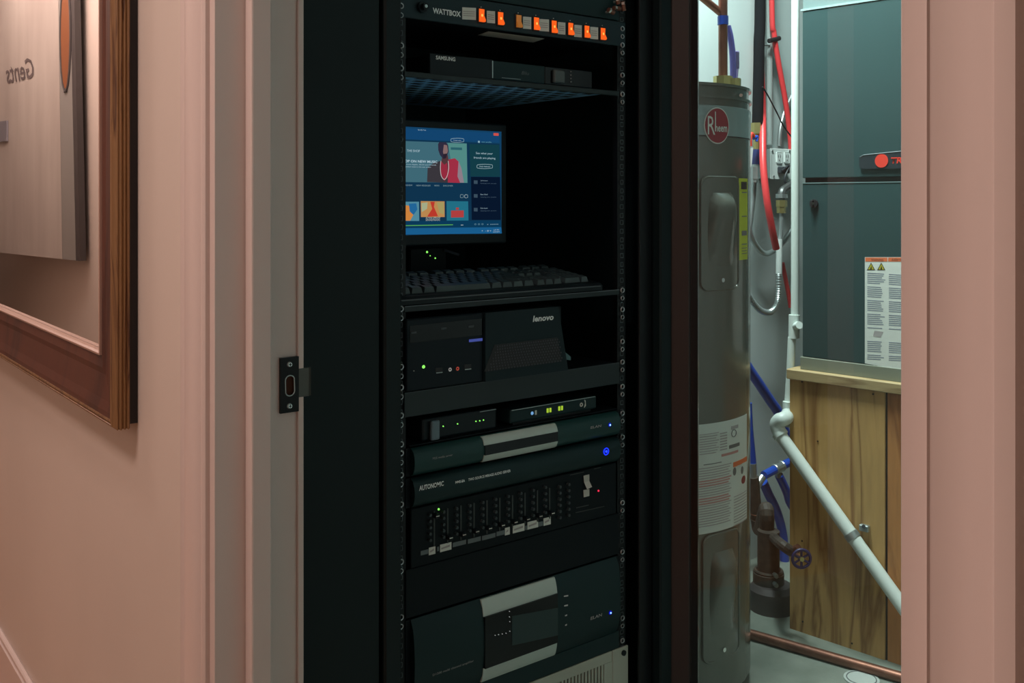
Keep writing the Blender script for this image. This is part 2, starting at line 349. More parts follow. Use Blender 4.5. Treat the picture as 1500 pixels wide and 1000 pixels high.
M_scr = mat('screw_metal', (.5, .52, .55), .3, metal=.8)
def rail(yc, wd):
    r = link('mounting_rail', join(bx(XP-.002, XP, yc-wd/2, yc+wd/2, .05, 2.0), bx(XP-.03, XP-.002, yc-wd/2 if yc < .5 else yc+wd/2-.002, (yc-wd/2 if yc < .5 else yc+wd/2-.002)+.002, .05, 2.0)), M_blk2, rack)
    bms = []
    z = .24
    while z < 1.50:
        for k in (.00635, .0222, .0381):
            c = z+k
            bms.append(join(bx(XP, XP+.0012, yc-.0042, yc-.0030, c-.0042, c+.0042), bx(XP, XP+.0012, yc+.0030, yc+.0042, c-.0042, c+.0042), bx(XP, XP+.0012, yc-.0042, yc+.0042, c+.0030, c+.0042), bx(XP, XP+.0012, yc-.0042, yc+.0042, c-.0042, c-.0030)))
        z += .04445
    link('rail_hole_rims', join(*bms), mat('rim_highlight', (.10, .12, .13), .35, metal=.5), r, kind='stuff')  # pale rims paint the highlights on the hole edges
    return r
ra = rail(.319, .020); rb_ = rail(.787, .020)
def zpx(y, px=599, X=XP): return on_x(px, y, X).z
for rr, yc, pxs, ys in ((ra, .319, 586, (9, 67, 100, 452, 537, 567, 608, 650, 663, 695, 738, 822, 903)), (rb_, .787, 908, (42, 66, 110, 138, 425, 453, 500, 530, 566, 605, 640, 736, 808, 905, 938))):
    for y in ys:
        z = zpx(y, pxs)
        link('rack_screw', ring((XP+.003, yc, z), (1, 0, 0), .0040, .0011, 12, 5), M_scr, rr)
        link('rack_screw', ring((XP+.003, yc, z-.0142), (1, 0, 0), .0036, .0008, 12, 5), M_scr, rr)
# glass door, swung open 90 degrees, standing across the closet
DY = YR+.004
DA = math.radians(35); dd = Vector((math.cos(DA), math.sin(DA), 0)); dn = Vector((dd.y, -dd.x, 0)); DH = Vector((-1.2405, YR+.002, 0))
def ds(px):                                                       # where along the door a sight line meets it
    r = ray(px, 292); t = (DH-CAM).dot(dn)/r.dot(dn); return (CAM+r*t-DH).dot(dd)
def dbx(s0, s1, f0, f1, z0, z1, bev=0):                           # s along the door, f behind its front face
    b = bx(s0, s1, f0, f1, z0, z1, bev); b.transform(Matrix.Translation(DH) @ Matrix(((dd.x, -dn.x, 0, 0), (dd.y, -dn.y, 0, 0), (0, 0, 1, 0), (0, 0, 0, 1)))); return b
DW = .66; g0 = ds(1021)
door = link('door', dbx(g0, DW-.06, 0, .020, .05, .12, .001), M_door, rack, label='dark bronze door frame with clear glass, swung open')
link('top_rail', dbx(g0, DW-.06, 0, .020, 1.97, 2.03, .001), M_door, door)
link('hinge_strip', dbx(ds(956), ds(962), -.002, .02, .05, 2.03, .001), M_door, door)
link('gasket', dbx(ds(962), ds(972), .006, .020, .05, 2.03), M_cable, door)
link('stile', dbx(ds(972), ds(1010), 0, .022, .05, 2.03, .0015), M_door, door)
link('stile', dbx(DW-.06, DW, 0, .022, .05, 2.03, .0015), M_door, door)
link('gasket', dbx(ds(1010), ds(1012), .004, .02, .05, 2.03), M_cable, door)
link('inner_stile', dbx(ds(1012), g0+.001, .003, .02, .12, 1.97), M_disp, door, label='dark glass border')
link('glass_pane', dbx(g0, DW-.06, .0045, .0075, .12, 1.97), M_glass, door)
# filler panel left of the rack
fp = thing('filler_panel', (-1.30, .19, 0), 'plain black panel standing between the left door jamb and the rack', 'panel')
link('face', bx(-1.245, -1.237, .123, YL-.006, .0, 2.05, .001), M_black, fp)
link('return_edge', bx(-1.40, -1.245, YL-.012, YL-.006, .0, 2.05), M_black, fp)

# ---- helpers for equipment: a box front given by photo heights at its left end
def unit(name, label, cat, ya, yb, depth=.30, X=XP+.003, yl=.327, yr=.7785, m=M_unit, bev=.001, px=599, ears=True, group=None):
    zt, z_b = zpx(ya, px), zpx(yb, px)
    t = thing(name, (X-.1, (yl+yr)/2, z_b), label, cat, group)
    link('faceplate', bx(XP+.0005, X, yl, yr, z_b, zt, bev), m, t)
    link('chassis', bx(XP-depth, XP-.004, .342, .764, z_b+.001, zt-.001), M_unit2, t)
    return t, z_b, zt
def q3(px, py, X=XP+.0035): return on_x(px, py, X)
def plate(name, pxs, m, parent, X, th=.0006, **k):
    """flat piece on a face looking along +x, outline given by sight lines"""
    return link(name, prism([on_x(a, b, X) for a, b in pxs], (1, 0, 0), th), m, parent, **k)
def led(name, px, py, m, parent, r=.0016, X=XP+.003):
    c = on_x(px, py, X); return link(name, cyl(c, c+Vector((.0015, 0, 0)), r, 10, r*.7), m, parent)
def blue_led(px, py, parent, X):
    c = on_x(px, py, X); l = link('power_light', cyl(c, c+Vector((.0012, 0, 0)), .0036, 14, .0030), M_bluehalo, parent)  # wide disc paints the soft glow halo around the lit core
    link('light_core', cyl(c+Vector((.0012, 0, 0)), c+Vector((.002, 0, 0)), .0015, 8), M_bluecore, l)
def txt(name, s, px, py, px2, hpx, m, parent, X, shear=0, bold=.0):
    a = on_x(px, py, X); b = on_x(px2, py, X); d = (a-CAM).dot(FW)
    return text(name, s, a, b.y-a.y, hpx*d/F, FX, m, parent, shear=shear, bold=bold)

# top blank panel
t, z0, z1 = unit('blank_panel', 'dark blank rack panel above the power strip', 'panel', -62, -17, .02)
link('window_label', bx(XP+.003, XP+.0036, .560, .60, z0+.02, z0+.04), M_papernew, t)
# power conditioner
t, z0, z1 = unit('power_conditioner', 'rack power strip with lit orange rocker switches and white labels', 'power strip', -15.5, 27, .25, yl=.3115, yr=.7945, m=mat('blue_grey_face', (.016, .036, .045), .45, spec=.25))
Xf = XP+.0032
c = on_x(617, 11, Xf); link('knob', join(cyl(c, c+Vector((.006, 0, 0)), .0085, 20), cyl(c+Vector((.006, 0, 0)), c+Vector((.014, 0, 0)), .0052, 16)), M_plastic, t)
link('knob_tip', cyl(c+Vector((.014, 0, 0)), c+Vector((.0145, 0, 0)), .0026, 12), M_steel, t)
txt('lettering', 'WATTBOX', 634, 19.5, 675, 8.5, M_text, t, Xf+.0002, bold=.035)
for i, (px, py) in enumerate([(704.3, 23), (732, 27.5), (758.7, 31.5), (784.5, 35), (810.4, 39.5), (834.7, 42.7), (858.4, 46.7), (881.9, 50)]):
    c = on_x(px, py, Xf); w2 = .0072; h2 = .0125
    s_ = link('rocker_switch', bx(Xf-.001, Xf+.002, c.y-w2, c.y+w2, c.z-h2, c.z+h2, .0008), M_cable, t)
    prof = [(Xf+.002, c.z+h2*.82), (Xf+.0035, c.z+h2*.82), (Xf+.003, c.z), (Xf+.0075, c.z-h2*.6), (Xf+.0065, c.z-h2*.82), (Xf+.002, c.z-h2*.82)]
    link('rocker', prism([(a, c.y-w2*.68, b) for a, b in prof], (0, 1, 0), w2*1.36), M_amber if i == 2 else M_orange, s_, **({'label': 'unlit amber rocker'} if i == 2 else {}))
    if i != 2: link('neon_glow', bx(Xf+.0036, Xf+.0042, c.y-.0016, c.y+.0016, c.z-.003, c.z+.002, .0002), M_hot, s_)
    led('pin', px, py-12.5, M_paper, t, .0008, Xf)
for i, (a, b, y) in enumerate([(677, 697, 20), (713, 725, 25), (766, 778, 33.5), (790, 804, 37), (817, 828, 41.5), (841, 852, 45.5), (864.5, 876, 48.5)]):
    h = 9.3; tx = link('switch_label', prism([on_x(a, y-h, Xf), on_x(b, y-h+1, Xf), on_x(b, y+h, Xf), on_x(a, y+h-1, Xf)], (1, 0, 0), .0004), M_paper, t)
    link('print_lines', join(*[prism([on_x(a+1.5, y+k, Xf+.0005), on_x(b-1.5, y+k+1, Xf+.0005), on_x(b-1.5, y+k+2, Xf+.0005), on_x(a+1.5, y+k+1, Xf+.0005)], (1, 0, 0), .0001) for k in (-4, -1, 2)]), M_inkl, tx)
c1 = on_z(700, 51, z0-.0012); 
link('underside_label', prism([on_z(700, 51, z0-.0005), on_z(715, 45.8, z0-.0005), on_z(797, 56.5, z0-.0005), on_z(781, 62, z0-.0005)], (0, 0, -1), .0004), M_papernew, t)
# cable connectors hanging at the top right of the rack
for i, (a, b) in enumerate([((891, 14), (899, 19)), ((899, 12), (908, 13)), ((912, 2), (914, 16)), ((904, -2), (906, 6))]):
    pa, pb = on_x(*a, XP+.016-.001*i), on_x(*b, XP+.016-.001*i); mid = (pa+pb)/2
    g = thing('cable_connector', mid, ['leftmost brass cable connector by the top right of the rack', 'brass cable connector just right of the leftmost one at the rack top', 'long upright coppery cable connector outermost at the rack top right', 'topmost small connector at the rack top right'][i], 'connector')
    link('sleeve', cyl(pa, pb, .0042, 12), M_copper, g); link('collar', join(cyl(pa+(pb-pa)*.1, pa+(pb-pa)*.35, .0052, 6)), M_chrome, g)
    link('plug_pin', cyl(mid-Vector((.018, 0, 0)), mid, .0022, 8), M_steel, g)
# upper shelf and disc player
M_lip = mat('shelf_lip', (.012, .022, .025), .4, spec=.4)
def shelf(label, ya, yb, depth, m=M_unit2):
    zt, z_b = zpx(ya), zpx(yb)
    s_ = thing('rack_shelf', (XP-.15, .553, z_b), label, 'shelf', 'rack shelves')
    link('front_lip', bx(XP+.0005, XP+.004, .324, .7785, z_b, zt, .001), M_lip, s_)
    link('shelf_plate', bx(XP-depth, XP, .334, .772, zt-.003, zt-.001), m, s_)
    return s_, z_b, zt
M_shelf = mat('shelf_blue_glow', (.25, .6, .9), .5, metal=0)  # blue glow of the screen put into the plate colour
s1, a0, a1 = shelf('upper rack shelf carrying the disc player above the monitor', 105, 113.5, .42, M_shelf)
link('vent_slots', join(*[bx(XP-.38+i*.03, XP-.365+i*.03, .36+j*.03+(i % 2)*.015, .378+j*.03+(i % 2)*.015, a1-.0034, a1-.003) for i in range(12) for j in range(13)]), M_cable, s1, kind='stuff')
pl = thing('disc_player', (XP-.15, .52, a1), 'slim black disc player on the upper rack shelf', 'disc player')
XD = XP-.012
yA, yB = on_x(628, 90, XD).y, on_x(868, 110, XD).y; zt = zpx(77.5, 628, XD)
link('body', bx(XD-.24, XD-.004, yA+.002, yB-.002, a1, zt-.001), M_unit2, pl)
ysp = on_x(721, 90, XD).y
link('front_left', bx(XD-.004, XD+.003, yA, ysp, a1+.001, zt, .001), M_plastic, pl)
link('front_right', bx(XD-.004, XD, ysp+.001, on_x(798, 90, XD).y, a1+.003, zt-.001, .001), M_unit, pl)
link('display_window', bx(XD-.004, XD-.001, on_x(798, 90, XD).y+.001, yB, a1+.003, zt-.001, .001), M_disp, pl)
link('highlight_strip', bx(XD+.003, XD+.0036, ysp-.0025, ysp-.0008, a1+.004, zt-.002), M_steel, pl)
txt('lettering', 'SAMSUNG', 638.5, 87, 667, 6, M_text, pl, XD+.0032, bold=.03)
txt('lettering', 'Blu', 764, 109, 775, 5, M_ink, pl, XD+.0004, shear=.2)
link('tray_line', bx(XD, XD+.0004, ysp+.02, ysp+.06, zt-.028, zt-.0275), M_steel, pl)
c = on_x(818, 113, XD); link('jog_button', join(bx(XD-.002, XD+.006, c.y-.013, c.y+.011, c.z-.011, c.z+.012, .002)), mat('button_grey', (.08, .10, .10), .35), pl)
for k in range(4): led('play_symbol', 836, 105+k*5, M_inkl, pl, .0012, XD)
# monitor
XM = -1.45
mo = thing('monitor', (XM-.03, .48, zpx(447)), 'small black monitor showing a music streaming page, inside the rack', 'monitor')
yR_, yL_ = on_x(734.5, 270, XM).y, .344
zT, zB = zpx(185, 588, XM), zpx(344.5, 588, XM)
link('bezel', join(bx(XM-.03, XM-.001, yL_-.012, yR_+.014, zB-.02, zT+.014, .003)), M_plastic, mo)
scr = link('screen', bx(XM-.001, XM, yL_, yR_, zB, zT), emi('screen_base', (.006, .05, .12), 1), mo)
link('stand_neck', bx(XM-.045, XM-.02, .355, .405, zpx(447), zB), M_plastic, mo)
link('stand_foot', bx(XM-.10, XM+.008, .345, .46, zpx(447), zpx(447)+.008, .002), M_plastic, mo)
def S(x, y, d): return on_x(560+x/5.265, 170+y/5.265, XM+d)
lay = [0.0002]
EM = {}
def em(c, s=1):
    k = (c, s)
    if k not in EM: EM[k] = emi('screen_colour', c, s)
    return EM[k]
def sq(name, pts, c, s=.8):
    lay[0] += .00004
    return link(name, quad([S(x, y, lay[0]) for x, y in pts]), em(c, s), scr)
def st(s, x, y, x2, h, c=(.55, .75, .85), bold=0, name='screen_text'):
    lay[0] += .00004
    a = S(x, y, lay[0]); b = S(x2, y, lay[0]); d = (a-CAM).dot(FW)
    return link(name, text_bm(s, a, b.y-a.y, h/5.265*d/F, FX, bold=bold), em(c, .7), scr)
sq('title_band', [(-60, 80), (900, 132), (903, 205), (-60, 168)], (.008, .07, .19))
sq('page_panel', [(-60, 168), (905, 213), (916, 805), (-60, 812)], (.006, .04, .09))
sq('friend_panel', [(672, 215), (902, 222), (908, 468), (680, 465)], (.008, .055, .075))
sq('friend_list', [(684, 468), (908, 470), (914, 800), (690, 800)], (.003, .01, .03))
sq('hero_picture', [(-60, 183), (652, 210), (658, 515), (-60, 505)], (.06, .17, .22))
sq('hero_light', [(505, 207), (650, 212), (656, 515), (560, 512)], (.10, .30, .28))
sq('taskbar', [(-60, 866), (918, 856), (922, 905), (-60, 915)], (.012, .13, .32))
sq('player_bar', [(-60, 812), (916, 805), (918, 856), (-60, 866)], (.004, .05, .12))
# the man in the picture: jacket half dark, half red
sq('trousers_shadow', [(345, 508), (350, 400), (395, 360), (505, 330), (520, 515)], (.05, .045, .055))
sq('red_jacket', [(505, 512), (508, 335), (560, 325), (588, 350), (585, 470), (600, 515)], (.42, .035, .07))
sq('arm_sleeve', [(588, 345), (610, 400), (630, 513), (600, 513), (580, 465)], (.32, .25, .30))
sq('red_shirt', [(452, 350), (500, 345), (506, 470), (478, 500), (450, 440)], (.36, .03, .06))
sq('neck', [(463, 300), (505, 300), (512, 350), (478, 375), (456, 350)], (.10, .045, .05))
sq('head', [(430, 215), (440, 200), (492, 202), (508, 225), (510, 275), (492, 322), (470, 330), (445, 300), (432, 262)], (.035, .03, .06))
sq('lit_face', [(475, 220), (500, 225), (506, 270), (490, 315), (478, 320), (468, 275)], (.28, .17, .17))
sq('beard', [(468, 292), (502, 288), (492, 324), (472, 330)], (.03, .02, .035))
lay[0] += .0001
link('necklace', tube([S(x, y, lay[0]) for x, y in [(452, 345), (448, 400), (455, 460), (478, 488), (500, 460), (512, 400), (508, 345)]], .0006, 5), em((.5, .45, .45)), scr)
st('THE SHOP', 190, 275, 290, 18); st('|', 172, 278, 175, 26)
st('DROP ON NEW MUSIC', 135, 355, 425, 20, (.6, .8, .9), .02)
st('Playlists from Apple, Zedd and Friends', 120, 377, 415, 12); st('and hand picked. Listen to the new stream', 120, 395, 375, 12)
st('IN REVIEW', 160, 538, 232, 11, (.3, .45, .5)); st('NEW RELEASES', 262, 540, 372, 11, (.3, .45, .5)); st('NEWS', 402, 541, 440, 11, (.3, .45, .5)); st('DISCOVER', 470, 542, 545, 11, (.3, .45, .5))
st('See what your', 722, 297, 852, 20); st('friends are playing', 705, 332, 872, 20)
st('Spotify Free', 275, 112, 338, 12)
def ell(name, cx, cy, rx, ry, c, th=.00035):
    lay[0] += .00005
    P = [S(cx+rx*max(-1, min(1, 1.35*math.cos(a))), cy+ry*math.sin(a), lay[0]) for a in [i*math.pi/8 for i in range(17)]]
    return link(name, tube(P, th, 4, False), em(c, .7), scr)
ell('button_outline', 579, 186, 50, 16, (.4, .6, .7)); ell('button_outline', 790, 388, 60, 17, (.5, .7, .75)); st('FIND FRIENDS', 750, 393, 832, 9)
st('Upgrade', 548, 191, 608, 9); st('user profile', 765, 205, 842, 11, (.2, .55, .65)); sq('profile_icon', [(738, 190), (752, 191), (752, 206), (738, 205)], (.3, .5, .6))
sq('follow_tag', [(528, 240), (615, 243), (615, 262), (528, 259)], (.03, .14, .17)); sq('close_button', [(858, 130), (897, 132), (897, 152), (858, 150)], (.75, .10, .08))
sq('cover_blue_face', [(140, 660), (283, 660), (285, 808), (140, 808)], (.10, .30, .40)); sq('cover_orange_side', [(140, 685), (205, 690), (240, 760), (215, 806), (140, 806)], (.75, .28, .06))
sq('cover_face', [(205, 675), (262, 672), (270, 720), (240, 762), (212, 735)], (.02, .16, .38))
sq('cover_fire', [(296, 655), (480, 657), (481, 778), (298, 778)], (.60, .30, .10)); sq('cover_flame', [(370, 660), (405, 660), (398, 700), (430, 772), (345, 776), (385, 715)], (.60, .05, .03))
sq('cover_sky', [(302, 670), (350, 665), (345, 715), (304, 740)], (.45, .50, .30)); sq('cover_sky', [(420, 665), (474, 662), (476, 760), (440, 745)], (.45, .38, .14))
st('ACTION UPFRONT', 335, 793, 448, 14, (.7, .75, .7)); st('SOUNDTRACKS', 335, 808, 445, 13, (.7, .75, .7))
sq('cover_teal', [(495, 655), (662, 657), (665, 805), (497, 806)], (.02, .19, .28)); sq('cover_red_box', [(530, 728), (628, 727), (628, 780), (530, 782)], (.52, .06, .06)); sq('cover_red_dot', [(568, 705), (590, 705), (590, 722), (568, 722)], (.52, .06, .06))
sq('progress_track', [(-40, 845), (545, 834), (545, 841), (-40, 852)], (.10, .42, .10))
for k, n_ in enumerate(('Johnson', 'Ben Niel', 'Dale Austin')):
    yy = 503+k*106; st(n_, 758, yy, 812, 10, (.35, .5, .6)); st('listening now, acoustic', 758, yy+20, 880, 8, (.12, .2, .28)); sq('avatar', [(706, yy-8), (735, yy-7), (735, yy+20), (706, yy+19)], (.05, .09, .13))
ell('arrow_button', 614, 617, 12, 13, (.3, .45, .5)); ell('arrow_button', 647, 618, 12, 13, (.5, .65, .7))
st('2:47 PM', 858, 882, 900, 9); st('5/29/2015', 855, 897, 905, 9); st('+  - # v', 765, 892, 840, 13); st('o o o', 710, 840, 780, 12, (.2, .4, .5)); st('- -----', 808, 838, 895, 6, (.2, .35, .45)); st('-', 605, 842, 625, 4, (.6, .7, .7))
# keyboard shelf and keyboard
s2, b0, b1 = shelf('middle rack shelf under the keyboard', 447, 456.5, .42)
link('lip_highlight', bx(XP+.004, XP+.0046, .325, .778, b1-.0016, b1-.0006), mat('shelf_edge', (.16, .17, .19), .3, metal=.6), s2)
kb = thing('keyboard', (XP-.06, .545, b1), 'black computer keyboard lying across the middle rack shelf', 'keyboard')
XK = XP+.012; ka, kb_ = on_x(592, 430, XK).y-.006, on_x(882, 414, XK).y; zk = b1
th = math.atan2(.020, .165)
def KP(d, y, h): return Vector((XK-d, y, zk+.014+d*math.tan(th)+h))     # point on sloping top
link('case', prism([Vector((XK, ka, zk+.002)), Vector((XK+.001, ka, zk+.010)), KP(.004, ka, 0), KP(.165, ka, 0), Vector((XK-.168, ka, zk+.0))], (0, 1, 0), kb_-ka), M_plastic, kb)
link('front_edge', bx(XK-.001, XK+.0025, ka, kb_-.004, zk+.0085, zk+.0105, .0008), mat('keyboard_edge', (.10, .12, .14), .3), kb)
rows = [(.028, [1.2, 1.2, 1.2, 5.8, 1.2, 1.2, 1.2, 1.2, .3, 1, 1, 1, .3, 2, 1]), (.047, [2.2]+[1]*10+[2.6, 1.3, 1, 1.3, 1, 1, 1]), (.066, [1.7]+[1]*11+[2.1, 3.4, 1, 1, 1]), (.085, [1.4]+[1]*12+[1.4, .3, 1, 1, 1, .3, 1, 1, 1]), (.104, [1]*13+[1.8, .3, 1, 1, 1, .3, 1, 1, 1]), (.135, [1, .8, 1, 1, 1, 1, .4, 1, 1, 1, 1, .4, 1, 1, 1, 1, .3, 1, 1, 1])]
for ri, (d, ws) in enumerate(rows):
    tot = sum(ws); W = (kb_-ka-.022)/tot; y = ka+.008
    for wk in ws:
        if wk >= 1 and not (ri == 2 and wk == 3.4):
            aa, bb = y+.0012, y+W*wk-.0012; i_ = .0022; bm = bmesh.new()
            lo = [KP(d-.0082, aa, 0), KP(d-.0082, bb, 0), KP(d+.0082, bb, 0), KP(d+.0082, aa, 0)]
            hi = [KP(d-.0082+i_*.6, aa+i_, .0085), KP(d-.0082+i_*.6, bb-i_, .0085), KP(d+.0082-i_, bb-i_, .0095), KP(d+.0082-i_, aa+i_, .0095)]
            L_ = [bm.verts.new(v) for v in lo]; H_ = [bm.verts.new(v) for v in hi]; bm.faces.new(H_)
            for k in range(4): bm.faces.new((L_[k], L_[(k+1) % 4], H_[(k+1) % 4], H_[k]))
            link('key', bm, M_keycap, kb)
        y += W*wk
# small modem behind the keyboard
mdm = thing('modem', (-1.61, .40, b1), 'small black modem with green lights under the monitor', 'modem')
XO = -1.575
link('case', bx(XO-.09, XO, on_x(600, 380, XO).y, on_x(655, 380, XO).y, b1, zpx(363, 610, XO), .003), M_plastic, mdm)
for px, py, r in ((625.5, 369, .0022), (630, 374.5, .001), (637.5, 378, .0015)): led('light', px, py, M_green, mdm, r, XO)
link('antenna', cyl(on_x(650, 366, XO+.002), on_x(672, 373, XO+.002), .0025, 8), mat('grey_plastic', (.12, .14, .18), .4), mdm)
# desktop computer
s3, c0, c1 = shelf('lower rack shelf with a deep front lip carrying the desktop computer', 573, 610, .45)
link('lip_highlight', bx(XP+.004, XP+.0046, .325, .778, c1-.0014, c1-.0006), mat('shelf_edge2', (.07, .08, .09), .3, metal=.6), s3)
pc = thing('desktop_computer', (XP-.1, .5, c1), 'black desktop computer lying flat on the lower rack shelf', 'computer')
XC = XP+.008; ztc = zpx(467.5, 599, XC); yc0 = on_x(595, 500, XC).y; yc1 = on_x(829, 500, XC).y; ym = on_x(708, 500, XC).y
link('case', bx(XC-.38, XC-.012, yc0, yc1, c1, ztc-.002, .001), M_unit2, pc)
link('front_left', bx(XC-.012, XC, yc0, ym, c1+.001, ztc, .002), mat('pc_face', (.006, .012, .018), .45, spec=.2), pc)
ytr = on_x(818, 455, XC+.006).y; 
link('front_right', prism([(XC-.012, ym, c1+.001), (XC-.012, yc1, c1+.001), (XC-.012, ytr, ztc), (XC-.012, ym, ztc)], (1, 0, 0), .018), mat('pc_face_right', (.008, .020, .025), .45, spec=.2), pc)
gr = plate('grille', [(724, 505), (816, 494), (822, 529), (709, 544)], M_cable, pc, XC+.006)
bms = []
for i in range(26):
    for j in range(9):
        u_ = (i+.5+(j % 2)*.5)/26.5; v_ = (j+.5)/9
        tp = (724+92*u_, 505-11*u_); bt = (709+113*u_, 544-15*u_); bms.append(bx(XC+.0066, XC+.0074, *sorted((lambda p: (p.y-.0011, p.y+.0011))(on_x(tp[0]+(bt[0]-tp[0])*v_, tp[1]+(bt[1]-tp[1])*v_, XC))), *(lambda p: (p.z-.0011, p.z+.0011))(on_x(tp[0]+(bt[0]-tp[0])*v_, tp[1]+(bt[1]-tp[1])*v_, XC))))
link('mesh_holes', join(*bms), mat('grille_metal', (.05, .045, .06), .4), gr, kind='stuff')
link('side_foot', prism([on_x(822, 512, XC+.002), on_x(834, 522, XC+.002), on_x(834, 527, XC+.002), on_x(824, 526, XC+.002)], (1, 0, 0), .004), mat('foot_teal', (.05, .12, .13), .4), pc)
txt('lettering', 'lenovo', 780.5, 471.5, 811, 9, M_text, pc, XC+.0062, shear=.15, bold=.03)
plate('drive_tray', [(600, 477), (707, 466), (707, 490), (600, 502)], M_disp, pc, XC, .001)
plate('blue_badge', [(687, 497), (706.5, 495), (706.5, 499), (687, 501)], emi('badge_blue', (.10, .14, .55), .5), pc, XC+.001)
for a, b in ((606, 487), (650, 481), (690, 478)): plate('drive_mark', [(a-4, b-1), (a+4, b-2), (a+4, b+1), (a-4, b+2)], mat('faint_mark', (.05, .06, .07), .5), pc, XC+.0011)
led('power_button', 620.5, 537, M_green, pc, .0028, XC); led('power_led', 606, 543, M_paper, pc, .001, XC)
for px, m in ((659, M_paper), (670, M_redv)):
    cc = on_x(px, 541-(px-659)*.12, XC); link('audio_jack', ring(cc+Vector((.0006, 0, 0)), (1, 0, 0), .0022, .0009, 14), mat('jack_ring', (.7, .7, .7) if px == 659 else (.9, .15, .1), .4, emit=(.4, .4, .4) if px == 659 else (.5, .07, .05), es=.25), pc)
for px, py in ((643, 543), (685, 538)):
    plate('usb_port', [(px-5, py-4), (px+5, py-5), (px+5, py+2), (px-5, py+3)], M_cable, pc, XC, .0006); plate('usb_edge', [(px-4, py+2.5), (px+5, py+1.5), (px+5, py+2.7), (px-4, py+3.7)], M_steel, pc, XC+.0006)
# two small network boxes
zs = zpx(653, 599)
XN = XP-.004
s4 = thing('rack_shelf', (XP-.15, .553, zs-.003), 'lowest thin rack shelf under the two network boxes', 'shelf', 'rack shelves')
link('shelf_plate', bx(XP-.25, XP+.003, .334, .772, zs-.0005, zs+.0010), M_unit2, s4); zs += .0010
n1 = thing('network_router', (XN-.05, .45, zs), 'black router with five small green lights, left above the slim amplifier', 'router')
y0_, y1_ = on_x(618, 620, XN).y, on_x(728, 610, XN).y
link('case', bx(XN-.12, XN, y0_, y1_, zs, zs+.035, .004, 2), M_plastic, n1)
for px, py in ((649, 624), (670, 620.5), (697, 616.8), (702.5, 616), (708, 615)): led('light', px, py, M_green, n1, .0011, XN)
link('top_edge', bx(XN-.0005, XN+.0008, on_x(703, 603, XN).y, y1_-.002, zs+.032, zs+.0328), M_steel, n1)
link('grey_clip', join(bx(XN, XN+.008, on_x(628, 625, XN).y, on_x(641, 625, XN).y, zs+.001, zs+.032, .003, 2)), mat('clip_grey', (.13, .19, .23), .3), n1)
n2 = thing('network_switch', (XN-.05, .66, zs), 'black network switch with pairs of yellow-green lights, right above the slim amplifier', 'switch')
y0_, y1_ = on_x(747, 605, XN).y, on_x(874, 590, XN).y
link('case', bx(XN-.12, XN, y0_, y1_, zs+.004, zs+.027, .003, 2), M_unit, n2)
link('foot', bx(XN-.1, XN-.005, y0_+.01, y1_-.01, zs, zs+.004), M_cable, n2)
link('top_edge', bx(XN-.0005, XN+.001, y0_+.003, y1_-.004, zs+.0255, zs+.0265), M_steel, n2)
for px, py in ((802, 601), (806, 600.3), (819, 598), (823, 597.3)): plate('light', [(px-1.3, py-3), (px+1.3, py-3.3), (px+1.3, py+3), (px-1.3, py+3.3)], M_yel, n2, XN, .0008)
led('blue_light', 779.5, 605, emi('soft_blue', (.2, .45, .8), .8), n2, .003, XN); plate('white_mark', [(783.5, 601), (786, 600.6), (786, 607), (783.5, 607.4)], M_paper, n2, XN)
cc = on_x(851.5, 592.5, XN); link('round_logo', ring(cc, (1, 0, 0), .0027, .0011, 14), M_paper, n2)
plate('end_bracket', [(855.5, 585), (857.5, 586), (858, 594), (855.5, 597), (857, 590)], M_paper, n2, XN)
# rounded faceplates: slim amplifier, audio server, large amplifier
def rounded(t, z0, z1, ya=.336, yb=.7705, X=XP+.003, bulge=.012, m=M_unit, name='fascia'):
    h = z1-z0; n = 10
    pr = [(X-.002, z0)]+[(X+bulge*math.sin(math.pi*(i/n))**.45*1.0, z0+h*i/n) for i in range(n+1)]+[(X-.002, z1)]
    pr = [(a, b) for a, b in pr]
    return link(name, prism([(a, ya, b) for a, b in pr], (0, 1, 0), yb-ya), m, t, smooth=True)
def ampl(name, label, cat, ya, yb, m=M_unit):
    z0, z1 = zpx(yb), zpx(ya); t = thing(name, (XP-.1, .553, z0), label, cat)
    link('chassis', bx(XP-.30, XP+.001, .342, .764, z0+.001, z1-.001), M_unit2, t)
    link('rack_ear', bx(XP+.0002, XP+.002, .3275, .336, z0, z1), M_unit2, t); link('rack_ear', bx(XP+.0002, XP+.002, .7705, .779, z0, z1), M_unit2, t)
    rounded(t, z0, z1, m=m)
    return t, z0, z1
M_teal = mat('teal_fascia', (.012, .050, .050), .36, spec=.3)
def centre(t, z0, z1, band, bulge):
    X = XP+.003+bulge; a = on_x(709, 650, X).y; b = on_x(817, 630, X).y
    def curve(za, zb_):
        n = 6; P = []
        for i in range(n+1):
            z = za+(zb_-za)*i/n; f = (z-z0)/(z1-z0); P.append((XP+.0045+.012*max(0.0, math.sin(math.pi*min(max(f, .0), 1)))**.45, z))
        return P
    for za, zb_ in ((z1-band, z1-.001), (z0+.001, z0+band)):
        P = curve(za, zb_); link('silver_band', prism([(XP+.001, a, za)]+[(x, a, z) for x, z in P]+[(XP+.001, a, zb_)], (0, 1, 0), b-a), M_silver, t, smooth=True)
    link('display', bx(XP+.002, X+.0018, a+.001, b-.001, z0+band, z1-band), M_disp, t)
    return a, b
a1_, z0, z1 = ampl('slim_amplifier', 'slim dark teal amplifier with silver-edged display in the rack', 'amplifier', 656, 697, M_teal)
centre(a1_, z0, z1, .0135, .012); XX = XP+.0155
txt('lettering', 'ELAN', 865, 628, 881, 3.6, M_inkl, a1_, XX+.0002, .1, .02); txt('lettering', 'M25 media server', 634, 673, 663, 3.2, M_inkl, a1_, XX+.0002)
blue_led(893, 622, a1_, XX-.001)
